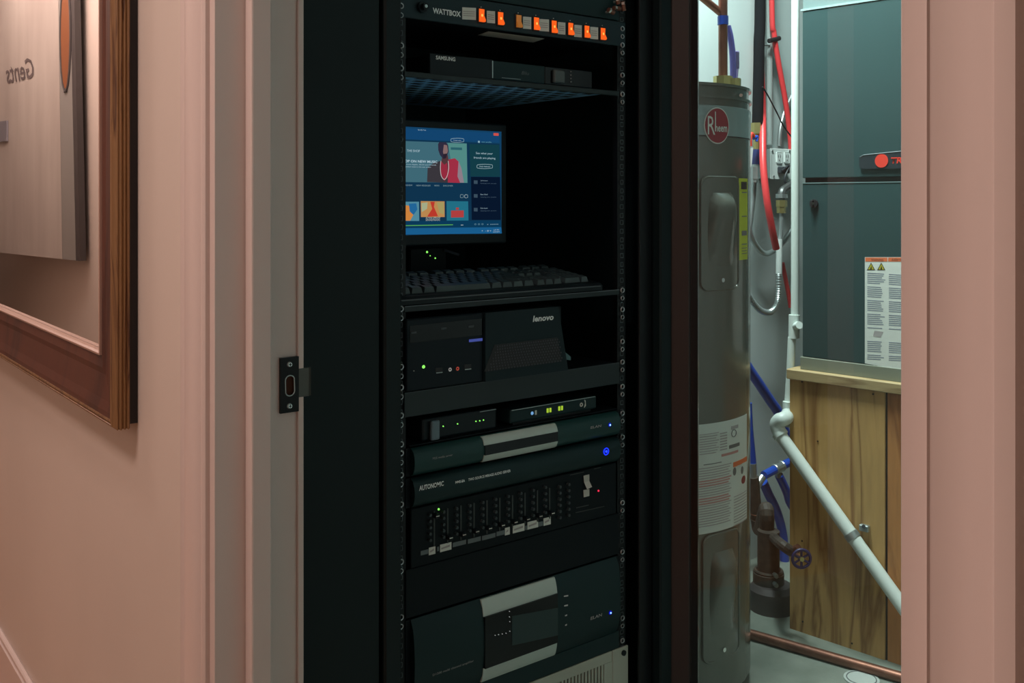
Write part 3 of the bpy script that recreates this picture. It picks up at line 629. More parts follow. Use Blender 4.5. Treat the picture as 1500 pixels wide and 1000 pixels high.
a2_, z0, z1 = ampl('audio_server', 'dark rack audio server with a blue ring power button', 'audio server', 700, 743)
txt('lettering', 'AUTONOMIC', 614, 719, 650, 7.5, M_text, a2_, XX+.0002, bold=.03); txt('lettering', 'MMS-5A', 667, 708.5, 681, 4, M_text, a2_, XX+.0002, bold=.03); txt('lettering', 'TWO SOURCE MIRAGE AUDIO SERVER', 686, 704.5, 748, 4, M_text, a2_, XX+.0002, bold=.02)
cc = on_x(888, 661, XX); link('power_ring', ring(cc, (1, 0, 0), .0058, .0009, 20), emi('ring_blue', (.010, .03, 1), 2), a2_); link('power_symbol', cyl(cc, cc+Vector((.0008, 0, 0)), .0022, 10), M_blue, a2_)
# mixer
mxr, z0, z1 = unit('audio_mixer', 'black rack mixer with ten faders and white channel stickers', 'mixer', 745, 832, .2, X=XP+.004, yl=.336, yr=.7705, m=M_unit2)
XX = XP+.0042
labs = [(616, 805, 8, 0), (628, 799, 5, 1), (644, 799, 9, 1), (664, 796, 10, 0), (683, 792, 10, 0), (701, 788, 10, 0), (719, 783, 10, 0)]
M_tag = mat('grey_tag', (.13, .16, .17), .6)
def tagp(name, a, b, y, h, m): 
    return plate(name, [(a, y-h), (b, y-h-(b-a)*.25), (b, y+h-(b-a)*.25), (a, y+h)], m, mxr, XX, .0006)
for a, b, y in ((616, 627.5, 810), (640, 643, 804), (663, 682.5, 798), (685, 704, 793), (706, 725.5, 788), (727, 739, 782), (769, 772, 773), (788, 795, 768)): tagp('grey_tag', a, b, y, 3.2, M_tag)
for a, b, y in ((628, 637.5, 807.5), (644.5, 661, 803), (739.5, 746.5, 778.5), (751, 768, 775.5), (772.5, 788, 770), (796, 806.5, 764.5)):
    g = tagp('channel_sticker', a, b, y, 5.4, M_paper)
    link('print_mark', prism([on_x(a+2, y-.8, XX+.0008), on_x(b-2, y-2.5-(b-a)*.2, XX+.0008), on_x(b-2, y+.5-(b-a)*.2, XX+.0008), on_x(a+2, y+1.6, XX+.0008)], (1, 0, 0), .0001), M_inkl, g)
kn = []
for i in range(10):
    px = 636+i*19.6-.35*i*(i-1)*.3; ybot = 800-(px-636)*.24; ytop = ybot-52*(1-.015*i)
    fs = plate('fader_slot', [(px-1, ytop), (px+1, ytop), (px+1, ybot), (px-1, ybot)], mat('slot_grey', (.035, .045, .045), .5), mxr, XX, .0006)
    yk = 753.5 if i == 0 else ybot-10; cc = on_x(px, yk, XX)
    link('fader_cap', bx(XX, XX+.010, cc.y-.0035, cc.y+.0035, cc.z-.004, cc.z+.003, .0008), M_plastic, mxr)
    link('cap_line', bx(XX+.010, XX+.0108, cc.y-.0030, cc.y+.0030, cc.z-.0004, cc.z+.0007), M_paper, mxr)
    for k in range(5):
        cc = on_x(px-9+1, ybot-10-k*9.2, XX); kn.append(join(cyl(cc, cc+Vector((.006, 0, 0)), .0024, 8)))
for i in range(4):
    for k in range(6):
        cc = on_x(818+i*13, 757-i*3.5-k*9, XX); 
        if i < 2: kn.append(cyl(cc, cc+Vector((.006, 0, 0)), .0026, 8))
link('small_knobs', join(*kn), mat('knob_plastic', (.035, .05, .055), .35), mxr, kind='stuff')
led('signal_light', 642.5, 742.5+3, M_green, mxr, .0018, XX); led('clip_light', 876.5, 718.5, M_red, mxr, .0018, XX)
link('folded_sticker', join(prism([on_x(854.5, 696.5, XX+.001), on_x(863, 694.5, XX+.001), on_x(863, 704, XX+.001), on_x(855.5, 706, XX+.001)], (1, 0, 0), .0006), prism([on_x(855.5, 706, XX+.001), on_x(863, 704, XX+.001), on_x(867, 713, XX+.008), on_x(860, 716.5, XX+.008)], (.7, 0, .3), .0006), prism([on_x(854.5, 717.5, XX+.001), on_x(863, 716, XX+.001), on_x(863, 726, XX+.001), on_x(855, 728, XX+.001)], (1, 0, 0), .0006)), M_papernew, mxr)
for a, b, y in ((835, 855, 695), (843, 885, 750), (844, 862, 743), (870, 880, 686)): plate('print_line', [(a, y), (b, y-(b-a)*.22), (b, y+1-(b-a)*.22), (a, y+1)], mat('faint_print', (.05, .06, .06), .6), mxr, XX)
t, z0, z1 = unit('blank_panel', 'plain black blank rack panel between the mixer and the large amplifier', 'panel', 833, 904, .02, m=M_unit2)
# large amplifier
a3_, z0, z1 = ampl('large_amplifier', 'large dark amplifier with two silver bands near the rack bottom', 'amplifier', 907, 1036)
a, b = centre(a3_, z0, z1, .026, .012); XX = XP+.0168
for (px, py) in [(725, 930), (730, 929), (735.5, 928), (741, 927), (746.5, 924), (746.5, 910), (746, 903), (746, 895)]: led('display_dot', px, py, emi('dot_grey', (.4, .42, .4), .7), a3_, .0007, XX)
plate('display_picture', [(750, 902), (817, 890), (817, 930), (750, 945)], mat('picture_teal', (.012, .035, .038), .3), a3_, XX)
XX = XP+.0155
for px, py, w_ in ((829, 872.5, 3), (829, 886.5, 2.6), (829, 901, 1.4), (829, 915, 1.2)): plate('key_mark', [(px-w_, py-.3), (px+w_, py-1.5), (px+w_, py+.5), (px-w_, py+1.3)], mat('key_mark_grey', (.35, .35, .33), .5, emit=(.3, .3, .3), es=.15), a3_, XX)
blue_led(894, 897, a3_, XX-.001); txt('lettering', 'ELAN', 865, 908, 882, 4.5, M_inkl, a3_, XX+.0002, .1, .02); txt('lettering', 'D1200 multi channel amplifier', 634, 991, 694, 4, M_inkl, a3_, XX+.0002)
t, z0, z1 = unit('blank_panel', 'narrow dark blank rack panel directly under the large amplifier', 'panel', 1037, 1066, .02)
# vented light-grey panel at the very bottom
zv1 = zpx(1067); zv0 = zv1-.133
vp = thing('vent_panel', (XP, .553, zv0), 'light grey slotted vent panel at the bottom of the rack', 'panel')
M_vent = mat('light_grey_panel', (.42, .45, .38), .45)
XV = XP+.004
ya, yb = .346, .7605
link('rack_ear', bx(XP+.0005, XV+.001, .3065, ya-.0006, zv0, zv1, .0008), M_vent, vp); link('rack_ear', bx(XP+.0005, XV+.001, yb+.0006, .7995, zv0, zv1, .0008), M_vent, vp)
link('top_bar', bx(XP+.0005, XV, ya, yb, zv1-.0185, zv1, .0008), M_vent, vp); link('bottom_bar', bx(XP+.0005, XV, ya, yb, zv0, zv0+.02, .0008), M_vent, vp)
link('end_bar', bx(XP+.0005, XV, ya, ya+.02, zv0+.02, zv1-.0185), M_vent, vp); link('end_bar', bx(XP+.0005, XV, yb-.02, yb, zv0+.02, zv1-.0185), M_vent, vp)
link('dark_backing', bx(XP-.02, XP-.012, ya, yb, zv0, zv1), M_cable, vp)
nb = 48
me0 = None
for i in range(nb):
    y = ya+.02+(yb-ya-.04)*(i+.5)/nb
    if me0 is None:
        o = link('vent_bar', bx(XP+.0005, XV-.0005, y-.0022, y+.0022, zv0+.02, zv1-.0185), M_vent, vp); me0 = o; y00 = y
    else:
        o = me0.copy(); COL.objects.link(o); o.parent = vp; o.location = me0.location+Vector((0, y-y00, 0))
for z in (zv1-.010, zv0+.010): link('screw', cyl((XV+.001, .787, z), (XV+.004, .787, z), .005, 12), M_plastic, vp)

# ================================================================= WATER HEATER
HC = at_t(942, 292, 2.35); HR = .25; ztop = 1.12+.254
# wall pipes etc. are behind it
ht = thing('water_heater', (HC.x, HC.y, 0), 'tall grey enamel water heater with a red oval maker badge, behind the glass', 'water heater')
def lathe(c, prof, seg=72):
    bm = bmesh.new(); rg = []
    for r, z in prof: rg.append([bm.verts.new((c.x+r*math.cos(2*math.pi*k/seg), c.y+r*math.sin(2*math.pi*k/seg), z)) for k in range(seg)])
    for A_, B_ in zip(rg, rg[1:]):
        for k in range(seg): bm.faces.new((A_[k], A_[(k+1) % seg], B_[(k+1) % seg], B_[k]))
    bm.faces.new(rg[0][::-1]); bm.faces.new(rg[-1]); return bm
def zh(py, t=2.13): return CAM.z+(HOR-py)/F*t
zt1 = ztop; zt2 = zh(143); zt3 = zh(155); zt4 = zh(198)
link('tank_body', lathe(HC, [(HR-.01, .03), (HR, .035), (HR, zt4-.003)]), M_heat, ht, smooth=True)
link('base_ring', lathe(HC, [(HR-.02, 0), (HR-.02, .03)]), M_heatdk, ht)
link('seam', lathe(HC, [(HR-.004, zt4-.003), (HR-.004, zt4)]), M_heatdk, ht, smooth=True)
link('upper_band', lathe(HC, [(HR+.001, zt4), (HR+.001, zt3), (HR-.001, zt3+.002)]), M_heatlt, ht, smooth=True)
link('collar_band', lathe(HC, [(HR-.002, zt3+.002), (HR-.002, zt2), (HR+.003, zt2), (HR+.003, zt2+.006), (HR-.004, zt2+.007)]), M_heat, ht, smooth=True)
link('lid', lathe(HC, [(HR-.004, zt2+.007), (HR-.004, zt1-.006), (HR+.002, zt1-.006), (HR+.002, zt1), (HR-.02, zt1+.003), (.05, zt1+.004)]), M_heat, ht, smooth=True)
# patches that follow the drum
def on_drum(px, py, off=0):
    r = ray(px, py); o = CAM-HC; R = HR+off; a = r.x**2+r.y**2; b = 2*(o.x*r.x+o.y*r.y); c = o.x**2+o.y**2-R*R
    t = (-b-math.sqrt(max(b*b-4*a*c, 0)))/(2*a); return CAM+r*t
def angz(px, py):
    p = on_drum(px, py); return math.atan2(p.y-HC.y, p.x-HC.x), p.z
def patch(name, a0, a1, z0, z1, off, m, parent, n=10, corner=0, th=.0006, **k):
    bm = bmesh.new(); cols = []
    for i in range(n+1):
        a = a0+(a1-a0)*i/n; cut = 0
        if corner:
            d = min(i, n-i)/n*abs(a1-a0)*HR
            if d < corner: cut = corner-math.sqrt(max(corner**2-(corner-d)**2, 0))
        cols.append([bm.verts.new((HC.x+(HR+o_)*math.cos(a), HC.y+(HR+o_)*math.sin(a), z)) for z, o_ in ((z0+cut, off), (z1-cut, off), (z1-cut, off+th), (z0+cut, off+th))])
    for A_, B_ in zip(cols, cols[1:]):
        for q in range(4): bm.faces.new((A_[q], A_[(q+1) % 4], B_[(q+1) % 4], B_[q]))
    bm.faces.new(cols[0]); bm.faces.new(cols[-1][::-1])
    return link(name, bm, m, parent, smooth=True, **k)
def dp(a, z, off): return Vector((HC.x+(HR+off)*math.cos(a), HC.y+(HR+off)*math.sin(a), z))
# badge
ac, zc_ = angz(1050, 184); rb2 = .036
# disc badge curved on drum
def disc(name, ac, zc, rr, rz_, off, m, parent):
    bm = bmesh.new(); c0_ = bm.verts.new(dp(ac, zc, off)); rg = []
    for f in (.33, .66, 1):
        rg.append([bm.verts.new(dp(ac+rr*f*math.cos(t_)/HR, zc+rz_*f*math.sin(t_), off)) for t_ in [i*math.pi/18 for i in range(36)]])
    for i in range(36): bm.faces.new((c0_, rg[0][i], rg[0][(i+1) % 36]))
    for A_, B_ in zip(rg, rg[1:]):
        for i in range(36): bm.faces.new((A_[i], B_[i], B_[(i+1) % 36], A_[(i+1) % 36]))
    return link(name, bm, m, parent)
bd = disc('badge_rim', ac, zc_, .037, .040, .002, M_paper, ht); disc('badge', ac, zc_, .0345, .0375, .0028, M_rheem, bd)
def drumtext(s, a_c, z, w_, h, off, m, parent, name='lettering', **k):
    bm = text_bm(s, (0, 0, 0), w_, h, Matrix.Identity(3), **k)
    for v in bm.verts:
        x, y = v.co.x, v.co.y; v.co = dp(a_c+x/HR, z+y, off)
    return link(name, bm, m, parent)
# rotation sense: to the camera's right the angle grows
drumtext('R', ac-.028/HR, zc_-.020, .020, .040, .0036, M_paper, bd); drumtext('heem', ac-.0075/HR, zc_-.0135, .036, .018, .0036, M_paper, bd, bold=.015)
link('logo_stroke', join(tube([dp(ac-.0075/HR, zc_-.012, .0036), dp(ac-.0075/HR, zc_+.030, .0036)], .0012, 5, False)), M_paper, bd)
# access panels
def apanel(px0, px1, py0, py1, label):
    a0, z1_ = angz(px0, py0); a1_, _ = angz(px1, py0); z0_ = angz(px0, py1)[1]
    if a1_ < a0: a1_ += 2*math.pi
    p = patch('access_panel', a0, a1_, z0_, z1_, .0005, M_heat, ht, 18, .018, .0035)
    am = (a0+a1_)/2; r_ = .018; pts = []
    wa = (a1_-a0)/2
    for (sa, sz) in ((-1, 1), (1, 1), (1, -1), (-1, -1)):
        for k in range(5):
            t_ = {(-1, 1): math.pi, (1, 1): math.pi/2, (1, -1): 0, (-1, -1): -math.pi/2}[(sa, sz)]-k*math.pi/8
            pts.append(dp(am+sa*(wa-r_/HR)+r_/HR*math.cos(t_), (z1_-r_ if sz > 0 else z0_+r_)+r_*math.sin(t_), .0035))
    link('panel_bead', tube(pts+[pts[0]], .0030, 6, False), M_heat, p, smooth=True)
    # domed recess in the middle
    bm = bmesh.new(); n = 14; mrows = 12; g = []
    hz = (z1_-z0_)*.36; zc2 = (z0_+z1_)/2
    for i in range(mrows+1):
        v = -1+2*i/mrows; row = []
        for j in range(n+1):
            u_ = -1+2*j/n; rr = min(1, max(abs(u_), 0)**4+abs(v)**6)
            row.append(bm.verts.new(dp(am+.72*wa*u_*math.sqrt(1-.35*v*v), zc2+hz*v, .004+.030*(1-rr)*(.45+.55*v))))
        g.append(row)
    for A_, B_ in zip(g, g[1:]):
        for j in range(n): bm.faces.new((A_[j], A_[j+1], B_[j+1], B_[j]))
    link('raised_cover', bm, M_heat, p, smooth=True)
    link('panel_screw', cyl(dp(am, z0_+.02, .003), dp(am, z0_+.02, .007), .005, 10), M_chrome, p)
apanel(1026, 1079, 259, 425, 'upper'); apanel(1029, 1080, 786, 972, 'lower')
def span(px0, px1, py0, py1, off, m, name, parent=ht, n=8):
    a0, z1_ = angz(px0, py0); a1_, _ = angz(px1, py1); 
    if a1_ < a0: a1_ += 2*math.pi
    z0_ = angz(px0, py1)[1]; return patch(name, a0, a1_, z0_, z1_, off, m, parent, n)
yl_ = span(1081.5, 1094, 261, 381, .001, M_yellow, 'energy_label')
for k, (a, b) in enumerate(((266, 277), (281, 282.5), (316, 317.5), (338, 345), (357, 358.5), (363, 364), (367, 368), (371, 372))): span(1084.5 if k == 0 else 1085.5, 1092.5, a, b, .0018, M_cable if k == 0 else M_ink, 'print_block', yl_)
rl = span(1021, 1093, 622, 783, .001, M_paper, 'rating_label', n=20)
bl = []
def stripe(x0, x1, y, m, h=1.1, nm='print_line'):
    return span(x0, x1, y, y+h, .0018, m, nm, rl, 4)
for i in range(9): stripe(1024, 1052-(i % 3)*2, 636+i*3.6, M_inkl); 
for i in range(7): stripe(1054, 1064, 634+i*4, M_inkl, 1.5)
stripe(1056, 1080, 665, M_pink, 3.5); stripe(1030, 1056, 680, M_ink)
stripe(1070, 1080, 616+8, M_inkl, 5); stripe(1067, 1082, 652, M_ink, 5)
dl = span(1073, 1092.5, 677, 684, .0018, M_orlab, 'danger_band', rl, 5)
a_, z_ = angz(1082.5, 683.5); drumtext('DANGER', a_-.012/HR, z_-.001, .036, .007, .0026, M_paper, rl)
for i in range(24):
    pinkish = i in (5, 6, 7, 12, 13, 14); stripe(1022.5, 1070-(i*7 % 5), 686+i*3.7, M_pink if pinkish else M_inkl, 2 if pinkish else 1.2)
for i in range(11): stripe(1074, 1092, 727+i*4.2, M_inkl)
for k in range(3):
    a_, z_ = angz((1075, 1086, 1088)[k], (690, 688, 702)[k]); disc('hazard_drawing', a_, z_, .007 if k < 2 else .012, .009, .0019, M_ink if k < 2 else mat('dark_red_print', (.25, .03, .03), .7), rl)
a_, z_ = angz(1074, 634); link('mark_ring', tube([dp(a_+.009*math.cos(t_)/HR, z_+.008*math.sin(t_), .0022) for t_ in [i*math.pi/8 for i in range(17)]], .0008, 5, False), M_ink, rl)
# fittings on the heater top
p = at_t(1059, 120, 2.25); 
hp2 = link('outlet_fitting', join(cyl((p.x, p.y, ztop-.0), (p.x, p.y, ztop+.028), .022, 8), cyl((p.x+.022, p.y+.015, ztop), (p.x+.022, p.y+.015, ztop+.022), .014, 8)), M_brass, ht)
link('lid_screw', cyl(on_drum(1085.5, 139.5, .001), on_drum(1085.5, 139.5, .005), .004, 10), M_chrome, ht)
cpz = ztop+.026
tt = thing('copper_riser', (p.x, p.y, cpz), 'brown copper pipe rising straight from the water heater top', 'pipe')
link('riser', cyl((p.x, p.y, cpz), (p.x, p.y, 2.44), .0105, 16), M_copper, tt)
link('coupling', cyl((p.x, p.y, cpz+.12), (p.x, p.y, cpz+.14), .0125, 16), M_pex_b, tt)
link('diagonal_arm', cyl(at_t(1006, -22, 2.22), (p.x-.002, p.y, cpz+.145), .0085, 12), M_copper, tt)
o = link('blue_pipe', tube([at_t(1066, 38, 2.29), at_t(1070, 55, 2.29), at_t(1073, 80, 2.29), at_t(1074, 112, 2.29), at_t(1074, 126, 2.29)], .0075), mat('blue_grey_pex', (.10, .10, .36), .4)); finish(o, 'short blue plastic pipe curving off the brown riser on the heater top', 'pipe')
o = link('valve_handle', join(bx(*(lambda c: (c.x-.004, c.x+.004, c.y-.006, c.y+.006, c.z-.022, c.z+.022))(at_t(1079.5, 88, 2.30)), .0035, 2), cyl(at_t(1079.5, 100, 2.30), at_t(1078, 120, 2.29), .004, 8)), mat('mauve_plastic', (.16, .14, .28), .4)); finish(o, 'small upright mauve valve handle on the heater top', 'valve')

# ================================================================= PIPES ON THE SIDE WALL
def pipe(name, label, pts, r, m, cat='pipe', X=None, ribs=0, **k):
    P = [on_x(a, b, X) if X else at_t(a, b, c) for a, b, *rest in pts for c in (rest or [0])]
    o = link(name, tube(P, r, 12, True, ribs), m, smooth=not ribs); return finish(o, label, cat)
XW = -1.95
fo = thing('insulated_pipe', on_x(1109, 180, XW+.07), 'vertical pipe in black foam insulation beside the water heater', 'pipe')
link('foam_sleeve', tube([on_x(1114, -330, XW+.07), on_x(1113.5, 0, XW+.07), on_x(1112, 60, XW+.07), on_x(1111.5, 100, XW+.07), on_x(1109.5, 182, XW+.07)], .0165, 16), M_foam, fo, smooth=True)
link('brass_nut', cyl(on_x(1108.5, 180, XW+.07), on_x(1108.5, 196, XW+.07), .017, 6), M_brass, fo)
link('brass_body', cyl(on_x(1109.5, 196, XW+.07), on_x(1109.5, 220, XW+.07), .013, 12), M_brass, fo)
link('valve_handle', tube([on_x(1099, 214, XW+.10), on_x(1099, 204, XW+.10), on_x(1101, 196, XW+.10), on_x(1104, 200, XW+.10)], .006, 8), M_redv, fo, label='red valve handle')
link('blue_tag', tube([on_x(1104, 203, XW+.10), on_x(1109, 200, XW+.10), on_x(1108, 207, XW+.10)], .0045, 8), M_pex_b, fo)
link('blue_sleeve', cyl(on_x(1108, 219, XW+.07), on_x(1107, 241, XW+.07), .013, 12), mat('navy', (.01, .02, .10), .5), fo)
link('paper_tag', prism([on_x(1095, 218, XW+.105), on_x(1103, 216, XW+.105), on_x(1101, 240, XW+.105), on_x(1095, 256, XW+.105)], (1, 0, 0), .001), M_white, fo)
link('white_collar', cyl(on_x(1107, 239, XW+.07), on_x(1107, 244, XW+.07), .0125, 12), M_steel, fo)
link('union_nut', join(cyl(on_x(1105.5, 244, XW+.07), on_x(1105.5, 262, XW+.07), .014, 6), cyl(on_x(1105, 262, XW+.07), on_x(1105, 267, XW+.07), .010, 6)), M_steel, fo)
X2 = XW+.08
pipe('red_water_pipe', 'red plastic water pipe slanting down beside the white outlet box on its right', [(1128, -330), (1130.5, 0), (1134, 50), (1140, 90), (1150, 145), (1157, 195), (1160, 240)], .0085, M_pex_r, X=XW+.045)
o = link('red_water_pipe', tube([on_x(1112, 60, XW+.025), on_x(1115, 110, XW+.03), on_x(1117, 150, XW+.05), on_x(1117.5, 195, XW+.09), on_x(1118, 240, XW+.12), on_x(1123, 290, XW+.14), on_x(1130, 330, XW+.14), on_x(1137, 364, XW+.13)], .0105, 12), M_pex_r, smooth=True); finish(o, 'red plastic water pipe hanging in front of the left side of the outlet box', 'pipe')
pipe('red_water_pipe', 'short piece of red pipe showing below the metal flexible hose', [(1146, 385), (1150, 405), (1155, 430), (1158, 450)], .007, M_pex_r, X=XW+.03)
pipe('grey_conduit', 'pale grey conduit running down the wall into the outlet box', [(1126, -330), (1127, 0), (1127, 120), (1127, 212)], .0095, mat('conduit_grey', (.50, .56, .55), .4, metal=.3), 'conduit', X=XW+.022)
pipe('grey_conduit', 'short steel conduit entering the outlet box top at its right', [(1160, 140), (1149, 165), (1143, 190), (1141, 214)], .0075, M_steel, 'conduit', X=XW+.018)
pipe('black_wire', 'thin black wire sagging from the foam pipe to the outlet box', [(1117, 127), (1126, 142), (1138, 165), (1148, 185), (1160, 201)], .0022, M_cable, 'wire', X=XW+.10)
cl = thing('pipe_clamp', on_x(1134, 58, XW+.04), 'small black clamp holding the red pipe to the wall', 'clamp')
link('strap', cyl(on_x(1126.5, 60, XW+.05), on_x(1141.5, 56, XW+.05), .0075, 10), M_cable, cl); link('bolt', cyl(on_x(1119, 66, XW+.02), on_x(1128, 66, XW+.03), .004, 8), M_steel, cl)
# outlet box
ob = thing('outlet_box', on_x(1144, 262, XW), 'white metal double outlet box on the wall above the gas fitting', 'outlet')
XB = XW+.05
pa, pb = on_x(1128.5, 218, XB), on_x(1158, 262, XB)
link('box', bx(XW, XB-.002, pa.y+.002, pb.y, pb.z, pa.z, .002), M_steel, ob)
link('cover_plate', bx(XB-.002, XB, pa.y, pb.y+.004, pb.z-.002, pa.z+.002, .001), M_white, ob)
for px in (1140.5, 1152): 
    c = on_x(px, 231, XB); oo = link('receptacle', join(bx(XB, XB+.003, c.y-.013, c.y+.013, c.z-.017, c.z+.017, .003)), M_white, ob)
    link('slots', join(bx(XB+.003, XB+.0034, c.y-.006, c.y-.004, c.z, c.z+.008), bx(XB+.003, XB+.0034, c.y+.004, c.y+.006, c.z, c.z+.008), bx(XB+.003, XB+.0034, c.y-.002, c.y+.002, c.z-.010, c.z-.006)), M_cable, oo)
link('plug', bx(XB, XB+.02, *sorted((on_x(1138, 250, XB).y, on_x(1150, 250, XB).y)), on_x(1140, 254, XB).z, on_x(1140, 244, XB).z, .003), M_badge, ob)
for px, py in ((1131, 221), (1156, 221), (1133, 258)): c = on_x(px, py, XB); link('screw', cyl(c, c+Vector((.0025, 0, 0)), .0035, 8), M_chrome, ob)
link('power_cord', tube([on_x(a, b, XB+.02) for a, b in [(1145, 250), (1156, 243), (1150, 258), (1151, 268), (1160, 275)]], .0035, 8), M_badge, ob)
gf = thing('gas_fitting', on_x(1145, 310, X2), 'stacked grey and brass gas fittings under the outlet box', 'fitting')
link('elbow', tube([on_x(1160, 270, X2), on_x(1152, 275, X2), on_x(1146, 280, X2), on_x(1144, 290, X2)], .012, 10), mat('dark_fitting', (.10, .11, .11), .4, metal=.5), gf)
link('ring_nut', cyl(on_x(1145, 284, X2), on_x(1145, 290, X2), .018, 8), M_steel, gf)
link('brass_nut', cyl(on_x(1145, 293, X2), on_x(1145, 303, X2), .017, 6), M_brass, gf); link('lower_nut', cyl(on_x(1144.5, 303, X2), on_x(1144.5, 312, X2), .014, 6), M_brass, gf)
hs = thing('flexible_gas_hose', on_x(1125, 458, X2), 'steel flexible hose looping down below the gas fitting', 'hose')
link('straight_tube', tube([on_x(1145, 311, X2), on_x(1144, 340, X2), on_x(1142, 352, X2)], .0075, 10), M_steel, hs)
link('white_sleeve', cyl(on_x(1141.5, 350, X2), on_x(1141, 401, X2), .0095, 12), M_white, hs)
link('ribbed_hose', tube([on_x(a, b, X2) for a, b in ((1141, 400), (1141, 425), (1138, 446), (1128, 457), (1115, 455), (1104, 444), (1094, 428))], .0100, 12, True, 14), M_steel, hs)
pipe('steel_hose', 'smooth steel hose curving from the insulated pipe down behind the white sleeve', [(1105, 264), (1103, 290), (1099, 325), (1098, 338), (1106, 357), (1118, 370), (1130, 369), (1145, 357), (1156, 342), (1163, 330)], .0085, M_steel, 'hose', X=XW+.05)
# white drain line in PVC
TV = 2.60
dr = thing('white_drain_pipe', at_t(1163, 600, TV), 'white plastic drain pipe standing beside the furnace with a tee', 'pipe')
link('upright', cyl(at_t(1165.5, -240, TV), at_t(1164.5, 465, TV), .0105, 14), M_pvc, dr, smooth=True)
link('tee', join(cyl(at_t(1163.5, 461, TV), at_t(1163, 495, TV), .0145, 16), cyl(at_t(1163, 478, TV), at_t(1171, 476, TV-.03), .010, 12)), M_pvc, dr, smooth=True)
link('lower_run', tube([at_t(1160, 494, TV), at_t(1157.5, 550, TV), at_t(1154, 600, TV)], .0105, 14, False), M_pvc, dr, smooth=True)
link('socket', cyl(at_t(1155, 588, TV-.01), at_t(1154.5, 624, TV-.01), .0150, 16), M_pvc, dr, smooth=True)
# ================================================================= FURNACE ON ITS PLYWOOD PLATFORM
RZ = math.atan2(.1309, .9914); P0 = on_z(1157, 920, 0)
ex = Vector((math.cos(RZ), math.sin(RZ), 0)); ny = Vector((ex.y, -ex.x, 0))
def fpt(px, py, off=0):
    r = ray(px, py); return CAM+r*((P0+ny*off-CAM).dot(ny)/r.dot(ny))
def loc(p): return (Matrix.Rotation(-RZ, 4, 'Z') @ Matrix.Translation(-P0)) @ p
def lbx(x0, x1, y0, y1, z0, z1, bev=0, seg=1):                  # box in the furnace's own axes
    b = bx(x0, x1, y0, y1, z0, z1, bev, seg); b.transform(Matrix.Translation(P0) @ Matrix.Rotation(RZ, 4, 'Z')); return b
zpl = loc(fpt(1157, 536)).z
FR = Matrix.Rotation(RZ, 3, 'Z') @ FY
pf = thing('plywood_platform', P0, 'plywood platform with a board top under the furnace', 'platform', rz=RZ)
xs = loc(fpt(1298, 700)).x; DP = .62; WP = .66
link('front_panel', lbx(.0, xs-.003, 0, .018, 0, zpl-.032), M_ply, pf)
link('front_panel', lbx(xs+.003, WP, .002, .02, 0, zpl-.032), M_ply2, pf, label='redder plywood panel at the right')
link('joint', lbx(xs-.004, xs+.004, .006, .016, 0, zpl-.032), M_dirt, pf)
link('side_panel', lbx(.0, .018, .018, DP, 0, zpl-.032), M_ply, pf); link('side_panel', lbx(WP-.018, WP, .02, DP, 0, zpl-.032), M_ply, pf)
link('back_panel', lbx(.018, WP-.018, DP-.018, DP, 0, zpl-.032), M_ply, pf)
link('top_board', lbx(-.004, WP+.005, -.012, DP, zpl-.032, zpl-.006, .002), M_board, pf)
for px, py in ((1175, 559), (1279, 577), (1175, 792), (1176, 910), (1248, 942), (1198, 646)):
    c = fpt(px, py, .0005); link('nail', cyl(c, c+ny*.001, .0024, 8), M_dirt, pf)
xf0 = loc(fpt(1172, 400, 0)).x
ledge = loc(fpt(1172, 523)).z
link('ledge_board', lbx(xf0-.004, WP-.01, .008, DP-.03, zpl-.006, ledge, .001), mat('pale_ledge', (.20, .22, .17), .6), pf)
fn = thing('furnace', P0+ex*xf0+UP*ledge, 'dark teal metal furnace cabinet standing on the plywood platform', 'furnace', rz=RZ)
ztf = loc(fpt(1172, 12)).z; zse = loc(fpt(1172, 264)).z; WFu = .56
x0 = xf0; x1 = xf0+WFu; FD = .012
link('cabinet', lbx(x0+.004, x1-.004, FD+.03, DP-.04, ledge, ztf), M_furn, fn)
link('lower_door', lbx(x0, x1, FD, FD+.030, ledge+.001, zse-.006, .0015), M_furn, fn)
link('upper_door', lbx(x0, x1, FD, FD+.030, zse+.006, ztf-.008, .0015), M_furn, fn)
link('door_gap', lbx(x0+.002, x1-.002, FD+.012, FD+.030, zse-.006, zse+.006), M_cable, fn)
link('gap_edge', lbx(x0+.001, x1-.001, FD-.0012, FD+.004, zse-.0085, zse-.0062), mat('worn_teal', (.16, .24, .24), .4), fn)
link('plenum', lbx(x0+.0, x1, FD+.004, DP-.04, ztf, 2.30), M_galv, fn)
link('plenum_flange', lbx(x0-.004, x1+.004, FD-.002, FD+.012, ztf-.006, ztf-.001), mat('flange_light', (.30, .42, .42), .4), fn)
def fplate(name, pxs, m, parent, off, th=.0006, **k): return link(name, prism([fpt(a, b, off) for a, b in pxs], ny, th), m, parent, **k)
O = -FD+.0006
bg = fplate('badge', [(1260, 230), (1265, 227), (1325, 221), (1400, 216), (1400, 244), (1325, 246.5), (1265, 247.5), (1260, 245)], M_badge, fn, O, .006)
link('badge_edge', tube([fpt(a, b, O+.006) for a, b in ((1260, 230), (1265, 227), (1325, 221), (1400, 216))], .0012, 6, False), mat('badge_edge', (.18, .22, .24), .4), bg)
c = fpt(1291.5, 235.5, O+.006); link('badge_dot', cyl(c, c+ny*.0015, .0165, 28), mat('bright_red', (.75, .05, .03), .4), bg)
c = fpt(1305, 239.5, O+.0068); link('lettering', text_bm('TRANE', c, .075, .015, FR, shear=.15, bold=.03), mat('bright_red_letters', (.75, .05, .03), .4), bg)
